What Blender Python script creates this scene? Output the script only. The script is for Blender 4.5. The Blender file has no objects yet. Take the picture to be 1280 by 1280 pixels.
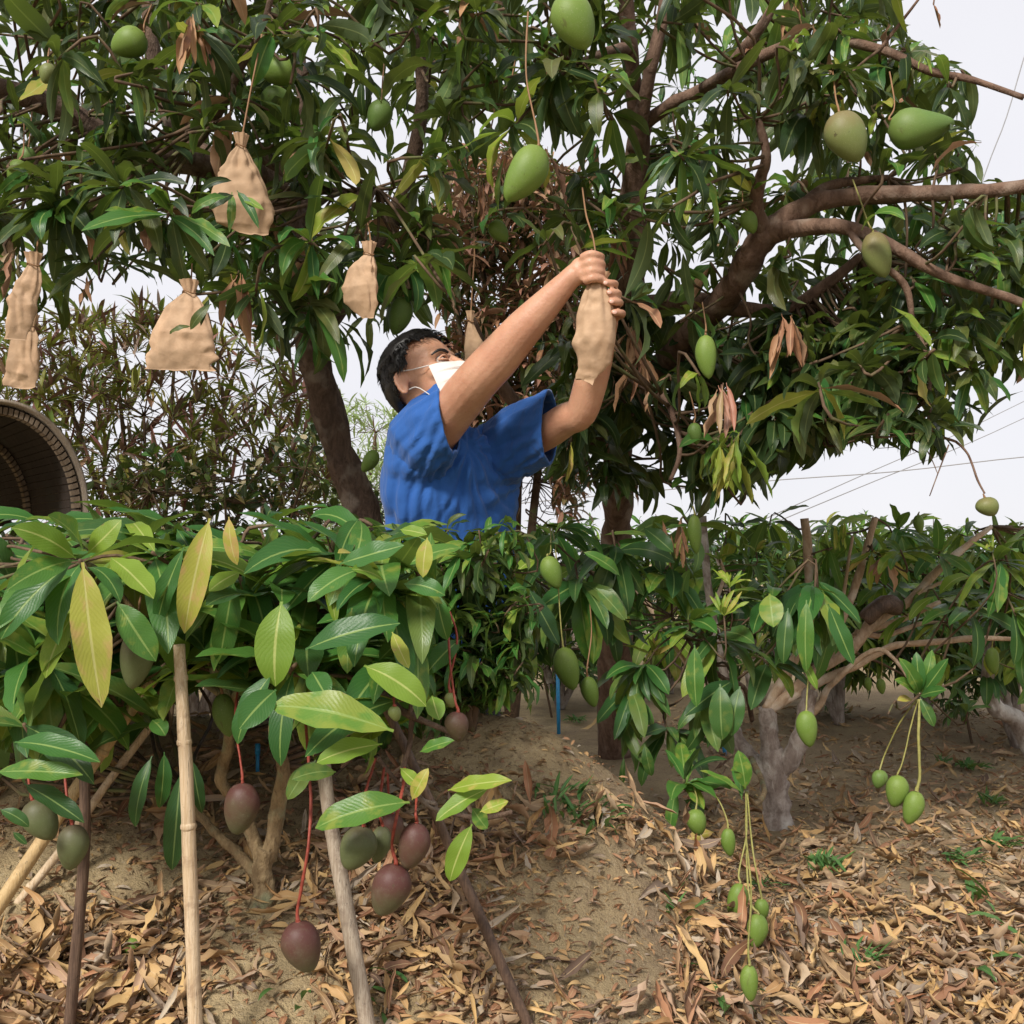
import bpy, math, random
import numpy as np
from mathutils import Vector, Matrix, noise

random.seed(11)
RNG = np.random.default_rng(11)
SC = bpy.context.scene
COL = SC.collection

# ------------------------------------------------------------------ camera, sky, sun, exposure
F = 1200.0                                   # focal length in photograph pixels (1280 wide)
PITCH = math.atan(60.0 / F)
CAM = Vector((0.0, 0.0, 1.0))
cd = bpy.data.cameras.new('camera')
cd.sensor_width = 36.0
cd.lens = 36.0 * F / 1280.0
cd.clip_start = 0.05
cd.clip_end = 600.0
co = bpy.data.objects.new('camera', cd)
co.location = CAM
co.rotation_euler = (math.pi / 2 + PITCH, 0, 0)
COL.objects.link(co)
SC.camera = co

SUN_EL, SUN_AZ = math.radians(40), math.radians(208)      # soft sun behind the camera, a little to the left
world = bpy.data.worlds.new('World')
SC.world = world
world.use_nodes = True
wn, wl = world.node_tree.nodes, world.node_tree.links
for n in list(wn):
    wn.remove(n)
w_out = wn.new('ShaderNodeOutputWorld')
w_bg = wn.new('ShaderNodeBackground')
w_sky = wn.new('ShaderNodeTexSky')
w_sky.sky_type = 'NISHITA'
w_sky.sun_disc = False
w_sky.sun_elevation = SUN_EL
w_sky.sun_rotation = SUN_AZ
w_tc = wn.new('ShaderNodeTexCoord')
w_noise = wn.new('ShaderNodeTexNoise')
w_noise.inputs['Scale'].default_value = 2.2
w_noise.inputs['Detail'].default_value = 5
w_ramp = wn.new('ShaderNodeValToRGB')
w_ramp.color_ramp.elements[0].color = (9.6, 9.5, 10.2, 1)
w_ramp.color_ramp.elements[1].color = (12.2, 12.1, 12.5, 1)
w_mix = wn.new('ShaderNodeMixRGB')
w_mix.inputs['Fac'].default_value = 0.92
wl.new(w_tc.outputs['Generated'], w_noise.inputs['Vector'])
wl.new(w_noise.outputs['Fac'], w_ramp.inputs['Fac'])
wl.new(w_sky.outputs['Color'], w_mix.inputs['Color1'])
wl.new(w_ramp.outputs['Color'], w_mix.inputs['Color2'])
wl.new(w_mix.outputs['Color'], w_bg.inputs['Color'])
w_bg.inputs['Strength'].default_value = 0.070
wl.new(w_bg.outputs['Background'], w_out.inputs['Surface'])

sd = bpy.data.lights.new('sun', 'SUN')
sd.energy = 3.9
sd.angle = math.radians(12)
sd.color = (1.0, 0.95, 0.87)
so = bpy.data.objects.new('sun', sd)
sdir = Vector((math.sin(SUN_AZ) * math.cos(SUN_EL), math.cos(SUN_AZ) * math.cos(SUN_EL), math.sin(SUN_EL)))
so.rotation_euler = (-sdir).to_track_quat('-Z', 'Y').to_euler()
so.location = (-2, -3, 8)
COL.objects.link(so)

SC.view_settings.view_transform = 'Standard'
SC.view_settings.look = 'None'
SC.view_settings.exposure = 0.3
SC.view_settings.gamma = 1.0
SC.render.engine = 'CYCLES'
SC.cycles.max_bounces = 6
SC.cycles.transparent_max_bounces = 4

# ------------------------------------------------------------------ helpers
FWD = Vector((0, math.cos(PITCH), math.sin(PITCH)))
UPV = Vector((0, -math.sin(PITCH), math.cos(PITCH)))
RGT = Vector((1, 0, 0))

def P(px, py, d):
    """a point of the orchard seen along a line of sight, d metres away"""
    return CAM + FWD * d + RGT * ((px - 640.0) / F * d) + UPV * ((640.0 - py) / F * d)

def S(d):
    return d / F

def proj(p):
    q = p - CAM
    d = q.dot(FWD)
    if d < 0.05:
        return (-9999, -9999, d)
    return (640.0 + q.dot(RGT) / d * F, 640.0 - q.dot(UPV) / d * F, d)

def sstep(a, b, x):
    t = min(1.0, max(0.0, (x - a) / (b - a)))
    return t * t * (3 - 2 * t)

CREST = 2.45
def zg(x, y, rough=True):
    """height of the ground: a raised planting bank on the left, level ground on the right and behind"""
    m = 1.0 - sstep(-0.10, 0.88, x - 0.10 * (y - 2.0) + 0.10 * noise.noise(Vector((x * 2.3, y * 2.3, 9.1))))
    t = y - 1.50
    up = 0.634 * 0.5 * (t + math.sqrt(t * t + 0.02))
    up = min(up, 0.634 * (CREST - 1.50) + 0.004)
    back = 1.0 - sstep(CREST + 0.02, CREST + 0.24, y)
    z = up * back * m * (1 + 0.09 * noise.noise(Vector((x * 2.1, y * 2.1, 5.5))) * min(1.0, max(0.0, x + .3)))
    if rough and abs(x) < 8 and y < 14:
        z += 0.018 * noise.noise(Vector((x * 3.1, y * 3.1, 0.3))) + 0.007 * noise.noise(Vector((x * 11, y * 11, 4.2)))
    return z

def G(px, py):
    """where a line of sight meets the ground"""
    a = 0.8
    for i in range(700):
        d = a + i * 0.02 + max(0, i - 200) * 0.02
        p = P(px, py, d)
        if p.z <= zg(p.x, p.y):
            return Vector((p.x, p.y, zg(p.x, p.y)))
    p = P(px, py, 20)
    return Vector((p.x, p.y, 0))

def inpoly(x, y, poly):
    c = False
    j = len(poly) - 1
    for i in range(len(poly)):
        xi, yi = poly[i]
        xj, yj = poly[j]
        if (yi > y) != (yj > y) and x < (xj - xi) * (y - yi) / (yj - yi) + xi:
            c = not c
        j = i
    return c

class MB:
    def __init__(self):
        self.v, self.f, self.uv = [], [], None
    def add(self, vs, fs):
        o = len(self.v)
        self.v += [Vector(v) for v in vs]
        self.f += [tuple(i + o for i in f) for f in fs]
    def mesh(self, name, base=Vector((0, 0, 0)), smooth=True):
        me = bpy.data.meshes.new(name)
        me.from_pydata([tuple(v - base) for v in self.v], [], self.f)
        if smooth:
            me.polygons.foreach_set('use_smooth', [True] * len(me.polygons))
        me.update()
        return me
    def build(self, name, mat, parent=None, base=None, smooth=True):
        """parent given: a part whose vertices are relative to the thing's base; else a thing of its own at base"""
        if base is None:
            base = parent['_b'] if parent else Vector((0, 0, 0))
        base = Vector(base)
        o = bpy.data.objects.new(name, self.mesh(name, base, smooth))
        if mat:
            o.data.materials.append(mat)
        COL.objects.link(o)
        if parent:
            o.parent = parent
        else:
            o.location = base
        o['_b'] = tuple(base)
        return o

def empty(name, base):
    o = bpy.data.objects.new(name, None)
    o.empty_display_size = 0.05
    o.location = base
    o['_b'] = tuple(base)
    COL.objects.link(o)
    return o

def tag(o, label, cat, group=None):
    o['label'] = label
    o['category'] = cat
    if group:
        o['group'] = group
    return o

def smooth_path(pts, rad, n):
    """Catmull-Rom through points with radii"""
    out, ro = [], []
    k = len(pts)
    for i in range(k - 1):
        p0, p1, p2, p3 = pts[max(i - 1, 0)], pts[i], pts[i + 1], pts[min(i + 2, k - 1)]
        for j in range(n):
            t = j / n
            out.append(0.5 * ((2 * p1) + (p2 - p0) * t + (2 * p0 - 5 * p1 + 4 * p2 - p3) * t * t + (3 * p1 - p0 - 3 * p2 + p3) * t ** 3))
            ro.append(rad[i] * (1 - t) + rad[i + 1] * t)
    out.append(pts[-1].copy())
    ro.append(rad[-1])
    return out, ro

def tube(mb, pts, rad, sides=8, sub=4, rough=0.0, seed=0, cap=True):
    pts = [Vector(p) for p in pts]
    if sub > 1:
        pts, rad = smooth_path(pts, rad, sub)
    n = len(pts)
    vs, fs = [], []
    t0 = (pts[1] - pts[0]).normalized()
    nrm = t0.orthogonal().normalized()
    for i in range(n):
        t = (pts[min(i + 1, n - 1)] - pts[max(i - 1, 0)])
        t = t.normalized() if t.length > 1e-9 else t0
        nrm = (nrm - t * nrm.dot(t)).normalized()
        b = t.cross(nrm)
        for j in range(sides):
            a = 2 * math.pi * j / sides
            r = rad[i]
            if rough:
                r *= 1 + rough * noise.noise(Vector((math.cos(a) * 1.3 + seed * 7.1, math.sin(a) * 1.3, i * 0.45 + seed)))
            vs.append(pts[i] + (nrm * math.cos(a) + b * math.sin(a)) * r)
    for i in range(n - 1):
        for j in range(sides):
            k = (j + 1) % sides
            fs.append((i * sides + j, i * sides + k, (i + 1) * sides + k, (i + 1) * sides + j))
    if cap:
        fs.append(tuple(range(sides - 1, -1, -1)))
        fs.append(tuple((n - 1) * sides + j for j in range(sides)))
    mb.add(vs, fs)

def ellipsoid(mb, c, ax, nu=18, nv=12):
    """ax: three half-axis vectors"""
    c = Vector(c)
    vs, fs = [], []
    for i in range(nv + 1):
        th = math.pi * i / nv
        for j in range(nu):
            ph = 2 * math.pi * j / nu
            vs.append(c + ax[0] * (math.sin(th) * math.cos(ph)) + ax[1] * (math.sin(th) * math.sin(ph)) + ax[2] * math.cos(th))
    for i in range(nv):
        for j in range(nu):
            k = (j + 1) % nu
            fs.append((i * nu + j, (i + 1) * nu + j, (i + 1) * nu + k, i * nu + k))
    mb.add(vs, fs)

def remesh(mb, voxel, smooth_it=3, fac=0.5):
    """weld overlapping closed shapes into one continuous surface"""
    me = mb.mesh('weld')
    o = bpy.data.objects.new('weld', me)
    COL.objects.link(o)
    m = o.modifiers.new('r', 'REMESH')
    m.mode = 'VOXEL'
    m.voxel_size = voxel
    m2 = o.modifiers.new('s', 'SMOOTH')
    m2.iterations = smooth_it
    m2.factor = fac
    dg = bpy.context.evaluated_depsgraph_get()
    ev = o.evaluated_get(dg)
    e = ev.to_mesh()
    out = MB()
    out.v = [v.co.copy() for v in e.vertices]
    out.f = [tuple(p.vertices) for p in e.polygons]
    ev.to_mesh_clear()
    bpy.data.objects.remove(o)
    bpy.data.meshes.remove(me)
    return out

def displace(mb, fn):
    """move each vertex along its normal by fn(p)"""
    n = [Vector((0, 0, 0)) for _ in mb.v]
    for f in mb.f:
        a, b, c = mb.v[f[0]], mb.v[f[1]], mb.v[f[2]]
        k = (b - a).cross(c - a)
        for i in f:
            n[i] += k
    for i, v in enumerate(mb.v):
        if n[i].length > 0:
            mb.v[i] = v + n[i].normalized() * fn(v)

# ------------------------------------------------------------------ materials
def mat(name):
    m = bpy.data.materials.new(name)
    m.use_nodes = True
    nt = m.node_tree
    for n in list(nt.nodes):
        nt.nodes.remove(n)
    out = nt.nodes.new('ShaderNodeOutputMaterial')
    return m, nt, out

class N:
    """small node-writing helper"""
    def __init__(self, nt):
        self.nt = nt
    def node(self, t, **kw):
        n = self.nt.nodes.new(t)
        for k, v in kw.items():
            setattr(n, k, v)
        return n
    def link(self, a, b):
        self.nt.links.new(a, b)
    def put(self, sock, v):
        if isinstance(v, bpy.types.NodeSocket):
            self.link(v, sock)
        else:
            sock.default_value = v
    def math(self, op, a, b=0.0, c=None, clamp=False):
        n = self.node('ShaderNodeMath', operation=op, use_clamp=clamp)
        self.put(n.inputs[0], a)
        self.put(n.inputs[1], b)
        if c is not None:
            self.put(n.inputs[2], c)
        return n.outputs[0]
    def mix(self, fac, a, b, blend='MIX'):
        n = self.node('ShaderNodeMixRGB', blend_type=blend)
        self.put(n.inputs[0], fac)
        self.put(n.inputs[1], a if isinstance(a, bpy.types.NodeSocket) else (*a, 1))
        self.put(n.inputs[2], b if isinstance(b, bpy.types.NodeSocket) else (*b, 1))
        return n.outputs[0]
    def noise(self, vec, scale, detail=3, rough=0.55, dist=0.0):
        n = self.node('ShaderNodeTexNoise')
        if vec is not None:
            self.link(vec, n.inputs['Vector'])
        n.inputs['Scale'].default_value = scale
        n.inputs['Detail'].default_value = detail
        n.inputs['Roughness'].default_value = rough
        n.inputs['Distortion'].default_value = dist
        return n.outputs['Fac']
    def ramp(self, fac, stops):
        n = self.node('ShaderNodeValToRGB')
        r = n.color_ramp
        while len(r.elements) > 1:
            r.elements.remove(r.elements[-1])
        for i, (p, c) in enumerate(stops):
            e = r.elements[0] if i == 0 else r.elements.new(p)
            e.position = p
            e.color = (*c, 1) if len(c) == 3 else c
        self.put(n.inputs[0], fac)
        return n.outputs[0]
    def smooth(self, x, a, b):
        n = self.node('ShaderNodeMapRange', interpolation_type='SMOOTHSTEP')
        self.put(n.inputs[0], x)
        n.inputs[1].default_value = a
        n.inputs[2].default_value = b
        return n.outputs[0]
    def coords(self, which='Object'):
        return self.node('ShaderNodeTexCoord').outputs[which]
    def bump(self, h, strength, dist=0.01):
        n = self.node('ShaderNodeBump')
        n.inputs['Strength'].default_value = strength
        n.inputs['Distance'].default_value = dist
        self.link(h, n.inputs['Height'])
        return n.outputs[0]
    def bsdf(self, col, rough=0.6, normal=None, spec=0.5, **kw):
        n = self.node('ShaderNodeBsdfPrincipled')
        self.put(n.inputs['Base Color'], col if isinstance(col, bpy.types.NodeSocket) else (*col, 1))
        self.put(n.inputs['Roughness'], rough)
        n.inputs['Specular IOR Level'].default_value = spec
        if normal is not None:
            self.link(normal, n.inputs['Normal'])
        for k, v in kw.items():
            self.put(n.inputs[k], v)
        return n

def leaf_material(name, stops, patch, patch_amt, under, rib, rough=0.4, transl=0.28, veins=1.0, spec=0.28):
    """broad leaf: pale midrib, side veins, blotches with a shape of their own, duller underside"""
    m, nt, out = mat(name)
    h = N(nt)
    uv = h.node('ShaderNodeSeparateXYZ')
    h.link(h.coords('UV'), uv.inputs[0])
    u = h.math('ABSOLUTE', h.math('SUBTRACT', uv.outputs[0], 0.5))
    v = uv.outputs[1]
    at = h.node('ShaderNodeAttribute', attribute_name='rnd')
    oi = h.node('ShaderNodeObjectInfo')
    r = h.math('FRACT', h.math('ADD', at.outputs['Fac'], oi.outputs['Random']))
    r2 = h.math('FRACT', h.math('MULTIPLY', r, 17.31))
    # blotches: noise in leaf space shifted per leaf
    cv = h.node('ShaderNodeCombineXYZ')
    h.link(h.math('MULTIPLY', uv.outputs[0], 1.2), cv.inputs[0])
    h.link(h.math('MULTIPLY', v, 3.4), cv.inputs[1])
    h.link(h.math('MULTIPLY', r, 37.0), cv.inputs[2])
    nz = h.noise(cv.outputs[0], 1.6, 4)
    fine = h.noise(cv.outputs[0], 14.0, 3)
    base = h.ramp(r2, stops)
    base = h.mix(h.math('MULTIPLY', h.math('SUBTRACT', fine, 0.5), 0.35), base, (0.25, 0.3, 0.12), 'OVERLAY')
    pm = h.math('MULTIPLY', h.smooth(h.math('ADD', nz, h.math('MULTIPLY', h.math('SUBTRACT', r2, 0.5), 0.5)), 0.58, 0.78), patch_amt)
    base = h.mix(pm, base, patch)
    # veins
    ph = h.math('SUBTRACT', h.math('MULTIPLY', v, h.math('ADD', h.math('MULTIPLY', r2, 10.0), 12.0)), h.math('ADD', h.math('MULTIPLY', u, 8.0), h.math('MULTIPLY', nz, 2.0)))
    tri = h.math('ABSOLUTE', h.math('SUBTRACT', h.math('FRACT', ph), 0.5))
    vein = h.math('SUBTRACT', 1.0, h.smooth(tri, 0.0, 0.16))
    midr = h.math('SUBTRACT', 1.0, h.smooth(u, 0.018, 0.05))
    base = h.mix(h.math('MULTIPLY', vein, 0.085 * veins), base, rib)
    edge = h.math('MAXIMUM', h.math('SUBTRACT', v, .10), h.math('MULTIPLY', h.math('SUBTRACT', u, .06), 2.0))
    burn = h.smooth(h.math('ADD', edge, h.math('MULTIPLY', h.math('SUBTRACT', nz, 0.5), 1.1)), 0.98, 1.06)
    burn = h.math('MULTIPLY', burn, h.smooth(r, .35, .55))
    base = h.mix(h.math('MULTIPLY', burn, .8), base, (0.20, 0.12, 0.055))
    back = h.node('ShaderNodeNewGeometry').outputs['Backfacing']
    base = h.mix(h.math('MULTIPLY', back, 0.55), base, under)
    base = h.mix(h.math('MULTIPLY', midr, 0.75), base, rib)
    hb = h.math('SUBTRACT', h.math('MULTIPLY', tri, 0.6), h.math('MULTIPLY', midr, 0.5))
    nrm = h.bump(h.math('ADD', hb, h.math('MULTIPLY', fine, 0.5)), 0.16 * veins, 0.004)
    rg = h.math('ADD', h.math('MULTIPLY', fine, 0.22), rough - 0.1)
    rg = h.math('ADD', rg, h.math('MULTIPLY', back, 0.2))
    b = h.bsdf(base, rg, nrm, spec)
    tr = h.node('ShaderNodeBsdfTranslucent')
    tc = h.mix(0.5, base, (0.30, 0.42, 0.03), 'MIX')
    h.link(tc if transl > 0.1 else base, tr.inputs[0])
    mx = h.node('ShaderNodeMixShader')
    mx.inputs[0].default_value = transl
    h.link(b.outputs[0], mx.inputs[1])
    h.link(tr.outputs[0], mx.inputs[2])
    h.link(mx.outputs[0], out.inputs[0])
    return m

LEAF = {
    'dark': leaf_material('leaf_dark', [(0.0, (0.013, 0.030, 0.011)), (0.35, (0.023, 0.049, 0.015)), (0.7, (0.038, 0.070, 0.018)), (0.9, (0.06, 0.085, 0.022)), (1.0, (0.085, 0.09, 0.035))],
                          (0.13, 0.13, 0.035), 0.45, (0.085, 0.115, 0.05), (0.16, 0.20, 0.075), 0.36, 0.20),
    'mid': leaf_material('leaf_mid', [(0.0, (0.028, 0.100, 0.026)), (0.4, (0.046, 0.145, 0.028)), (0.8, (0.085, 0.19, 0.03)), (1.0, (0.12, 0.235, 0.035))],
                         (0.28, 0.30, 0.05), 0.55, (0.13, 0.21, 0.06), (0.26, 0.36, 0.10), 0.36, 0.28),
    'bright': leaf_material('leaf_bright', [(0.0, (0.13, 0.24, 0.03)), (0.5, (0.20, 0.30, 0.035)), (1.0, (0.28, 0.34, 0.04))],
                            (0.46, 0.36, 0.10), 0.7, (0.22, 0.32, 0.06), (0.46, 0.50, 0.16), 0.42, 0.34),
    'yellow': leaf_material('leaf_yellow', [(0.0, (0.22, 0.31, 0.04)), (0.5, (0.33, 0.37, 0.055)), (1.0, (0.42, 0.36, 0.07))],
                            (0.50, 0.31, 0.13), 0.75, (0.36, 0.34, 0.09), (0.55, 0.52, 0.20), 0.5, 0.34),
    'dry': leaf_material('leaf_dry', [(0.0, (0.30, 0.15, 0.075)), (0.35, (0.42, 0.24, 0.12)), (0.6, (0.24, 0.115, 0.065)), (1.0, (0.40, 0.19, 0.09))],
                         (0.14, 0.07, 0.045), 0.6, (0.40, 0.26, 0.16), (0.48, 0.32, 0.18), 0.6, 0.08, 0.7, 0.3),
    'pink': leaf_material('leaf_pink', [(0.0, (0.34, 0.15, 0.10)), (0.4, (0.36, 0.20, 0.12)), (0.7, (0.20, 0.17, 0.06)), (1.0, (0.42, 0.22, 0.16))],
                          (0.22, 0.10, 0.07), 0.5, (0.40, 0.24, 0.17), (0.46, 0.28, 0.20), 0.5, 0.09, 0.8, 0.4),
    'litter': leaf_material('leaf_litter', [(0.0, (0.38, 0.215, 0.095)), (0.16, (0.55, 0.37, 0.165)), (0.34, (0.17, 0.088, 0.052)), (0.5, (0.36, 0.175, 0.09)),
                                            (0.62, (0.42, 0.35, 0.265)), (0.76, (0.12, 0.072, 0.05)), (0.88, (0.50, 0.31, 0.12)), (1.0, (0.30, 0.24, 0.185))],
                            (0.13, 0.075, 0.05), 0.55, (0.46, 0.32, 0.19), (0.50, 0.36, 0.20), 0.6, 0.06, 0.7, 0.25),
}

LEAF['deep'] = leaf_material('leaf_deep', [(0.0, (0.020, 0.062, 0.02)), (0.4, (0.032, 0.09, 0.024)), (0.8, (0.052, 0.125, 0.028)), (1.0, (0.075, 0.15, 0.035))], (0.16, 0.19, 0.04), 0.45, (0.10, 0.16, 0.06), (0.20, 0.28, 0.09), 0.34, 0.24)
LEAF['nar1'] = leaf_material('narrow_olive', [(0, (0.20, 0.23, 0.045)), (.5, (0.33, 0.33, 0.07)), (1, (0.44, 0.36, 0.08))], (0.2, 0.12, 0.06), 0.4, (0.2, 0.2, 0.06), (0.2, 0.2, 0.07), 0.45, 0.25, 0.3)
LEAF['nar2'] = leaf_material('narrow_red', [(0, (0.24, 0.10, 0.085)), (.5, (0.34, 0.16, 0.12)), (1, (0.34, 0.24, 0.09))], (0.2, 0.12, 0.06), 0.4, (0.2, 0.13, 0.1), (0.2, 0.12, 0.09), 0.45, 0.09, 0.3)
LEAF['nar3'] = leaf_material('narrow_green', [(0, (0.10, 0.17, 0.035)), (1, (0.19, 0.26, 0.06))], (0.2, 0.12, 0.06), 0.3, (0.1, 0.15, 0.05), (0.12, 0.2, 0.06), 0.45, 0.22, 0.3)
LEAF['nar4'] = leaf_material('narrow_grey_brown', [(0, (0.24, 0.17, 0.13)), (1, (0.36, 0.26, 0.2))], (0.2, 0.12, 0.06), 0.3, (0.2, 0.15, 0.1), (0.22, 0.17, 0.12), 0.6, 0.09, 0.3)
LEAF['petal'] = leaf_material('petal', [(0, (0.62, 0.52, 0.22)), (1, (0.66, 0.58, 0.38))], (0.6, 0.42, 0.2), 0.3, (0.6, 0.55, 0.35), (0.6, 0.55, 0.35), 0.6, 0.2, 0.1)
LEAF['pale'] = leaf_material('pale_leaf', [(0, (0.26, 0.36, 0.15)), (1, (0.36, 0.45, 0.24))], (0.4, 0.45, 0.25), 0.3, (0.35, 0.42, 0.22), (0.4, 0.45, 0.25), 0.6, 0.3, 0.1)
LEAF['weed'] = leaf_material('weed_leaf', [(0, (0.045, 0.13, 0.035)), (1, (0.10, 0.21, 0.06))], (0.14, 0.22, 0.07), 0.3, (0.12, 0.22, 0.08), (0.2, 0.3, 0.1), 0.5, 0.25, 0.2)

def bark_material(name, c1, c2, c3, scale=22, bump=0.6):
    m, nt, out = mat(name)
    h = N(nt)
    co_ = h.coords('Object')
    mp = h.node('ShaderNodeMapping')
    mp.inputs['Scale'].default_value = (1, 1, 0.45)
    h.link(co_, mp.inputs['Vector'])
    n1 = h.noise(mp.outputs[0], scale, 6, 0.65, 0.6)
    n2 = h.noise(co_, scale * 0.3, 3)
    n3 = h.noise(mp.outputs[0], scale * 4, 4, 0.7)
    col = h.mix(h.smooth(n1, 0.35, 0.65), c1, c2)
    col = h.mix(h.smooth(n2, 0.52, 0.70), col, c3)
    col = h.mix(h.math('MULTIPLY', h.smooth(n3, 0.55, 0.75), 0.5), col, tuple(x * 0.45 for x in c1))
    hh = h.math('ADD', n1, h.math('MULTIPLY', n3, 0.5))
    b = h.bsdf(col, 0.85, h.bump(hh, bump, 0.012), 0.25)
    h.link(b.outputs[0], out.inputs[0])
    return m

BARK = bark_material('bark_brown', (0.085, 0.054, 0.038), (0.17, 0.11, 0.077), (0.25, 0.195, 0.15), 34, 1.3)
BARK_RED = bark_material('bark_red_brown', (0.11, 0.065, 0.045), (0.20, 0.125, 0.088), (0.27, 0.20, 0.155), 30, 0.8)
BARK_GREY = bark_material('bark_grey', (0.24, 0.185, 0.155), (0.44, 0.375, 0.33), (0.58, 0.54, 0.49), 30, 1.0)
BARK_TAN = bark_material('bark_tan', (0.22, 0.15, 0.08), (0.40, 0.29, 0.16), (0.31, 0.33, 0.20), 46, 1.0)
BARK_PALE = bark_material('bark_pale_branch', (0.40, 0.27, 0.175), (0.53, 0.39, 0.27), (0.60, 0.50, 0.40), 40, 0.4)
TWIG = bark_material('twig_brown', (0.085, 0.055, 0.035), (0.14, 0.09, 0.055), (0.12, 0.13, 0.05), 40, 0.2)
def bamboo_material(name, c1, c2, stain):
    m, nt, out = mat(name)
    h = N(nt)
    co_ = h.coords('Object')
    mp = h.node('ShaderNodeMapping')
    mp.inputs['Scale'].default_value = (1, 1, .05)
    h.link(co_, mp.inputs['Vector'])
    st = h.noise(mp.outputs[0], 260, 4, .7)
    bl = h.noise(co_, 17, 5, .7, .6)
    fl = h.noise(co_, 90, 4, .75)
    col = h.mix(h.smooth(st, .35, .65), c1, c2)
    col = h.mix(h.math('MULTIPLY', h.smooth(st, .60, .68), .8), col, tuple(x * .35 for x in stain))
    col = h.mix(h.math('MULTIPLY', h.smooth(bl, .50, .66), .7), col, stain)
    col = h.mix(h.math('MULTIPLY', h.smooth(fl, .62, .70), .6), col, tuple(x * .4 for x in stain))
    b = h.bsdf(col, h.math('ADD', h.math('MULTIPLY', bl, .3), .35), h.bump(h.math('ADD', st, h.math('MULTIPLY', fl, .3)), .5, .004), .3)
    h.link(b.outputs[0], out.inputs[0])
    return m
BAMBOO = bamboo_material('bamboo_pale', (0.46, 0.33, 0.20), (0.62, 0.49, 0.34), (0.30, 0.20, 0.13))
BAMBOO_T = bamboo_material('bamboo_tan', (0.42, 0.28, 0.13), (0.54, 0.39, 0.20), (0.28, 0.19, 0.10))
WOOD_GREY = bamboo_material('weathered_wood', (0.27, 0.21, 0.155), (0.43, 0.36, 0.28), (0.20, 0.15, 0.115))
WOOD_DARK = bamboo_material('dark_stake_wood', (0.07, 0.042, 0.03), (0.15, 0.095, 0.065), (0.05, 0.032, 0.025))
AWN_DARK = bark_material('dark_slat_wood', (0.02, 0.014, 0.011), (0.035, 0.025, 0.02), (0.03, 0.028, 0.022), 14, 0.3)
AWN_RIB = bark_material('rib_wood', (0.15, 0.11, 0.075), (0.22, 0.165, 0.115), (0.27, 0.22, 0.17), 20, 0.3)

def simple_material(name, col, rough=0.6, spec=0.4, bump=0.0, bscale=60, var=0.25, **kw):
    m, nt, out = mat(name)
    h = N(nt)
    co_ = h.coords('Object')
    n1 = h.noise(co_, bscale, 4)
    c = h.mix(h.math('MULTIPLY', h.smooth(n1, 0.35, 0.75), var), col, tuple(x * 0.5 for x in col))
    b = h.bsdf(c, rough, h.bump(n1, bump, 0.004) if bump else None, spec, **kw)
    h.link(b.outputs[0], out.inputs[0])
    return m

def mango_material(name, c_lo, c_hi, c_blush, z0, z1, blush, speck, bloom=0.2):
    m, nt, out = mat(name)
    h = N(nt)
    co_ = h.coords('Object')
    oi = h.node('ShaderNodeObjectInfo')
    mp = h.node('ShaderNodeVectorMath', operation='ADD')
    h.link(co_, mp.inputs[0])
    cx = h.node('ShaderNodeCombineXYZ')
    for i in range(3):
        h.link(h.math('MULTIPLY', oi.outputs['Random'], 3.0 + i), cx.inputs[i])
    h.link(cx.outputs[0], mp.inputs[1])
    sp = h.node('ShaderNodeSeparateXYZ')
    h.link(co_, sp.inputs[0])
    n1 = h.noise(mp.outputs[0], 14, 4)
    n2 = h.noise(mp.outputs[0], 420, 2)
    n3 = h.noise(mp.outputs[0], 70, 5, 0.7)
    g = h.smooth(h.math('ADD', sp.outputs[2], h.math('MULTIPLY', h.math('SUBTRACT', n1, 0.5), 0.09)), z0, z1)
    col = h.mix(n1, c_lo, c_hi)
    col = h.mix(h.math('MULTIPLY', g, blush), col, c_blush)
    col = h.mix(h.math('MULTIPLY', h.smooth(n3, 0.45, 0.8), bloom), col, (0.42, 0.44, 0.36))
    col = h.mix(h.math('MULTIPLY', h.smooth(n2, 0.60, 0.72), speck), col, (0.55, 0.56, 0.36))
    n4 = h.noise(mp.outputs[0], 30, 5, 0.8)
    col = h.mix(h.math('MULTIPLY', h.smooth(n4, 0.63, 0.70), 0.75), col, (0.085, 0.058, 0.03))
    ms = h.node('ShaderNodeMapping')
    ms.inputs['Scale'].default_value = (1, 1, .12)
    h.link(mp.outputs[0], ms.inputs['Vector'])
    n5 = h.noise(ms.outputs[0], 75, 4, .7)
    col = h.mix(h.math('MULTIPLY', h.math('MULTIPLY', h.smooth(n5, 0.60, 0.70), h.smooth(n1, .45, .6)), 0.5), col, (0.12, 0.09, 0.05))
    col = h.mix(1.0, col, (0.70, 0.72, 0.62), 'MULTIPLY')
    b = h.bsdf(col, h.math('ADD', h.math('MULTIPLY', n3, 0.25), 0.40), h.bump(h.math('ADD', n2, h.math('MULTIPLY', n1, 3.0)), 0.12, 0.003), 0.3, **{'Subsurface Weight': 0.05})
    b.inputs['Subsurface Radius'].default_value = (0.01, 0.012, 0.004)
    h.link(b.outputs[0], out.inputs[0])
    return m

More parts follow.
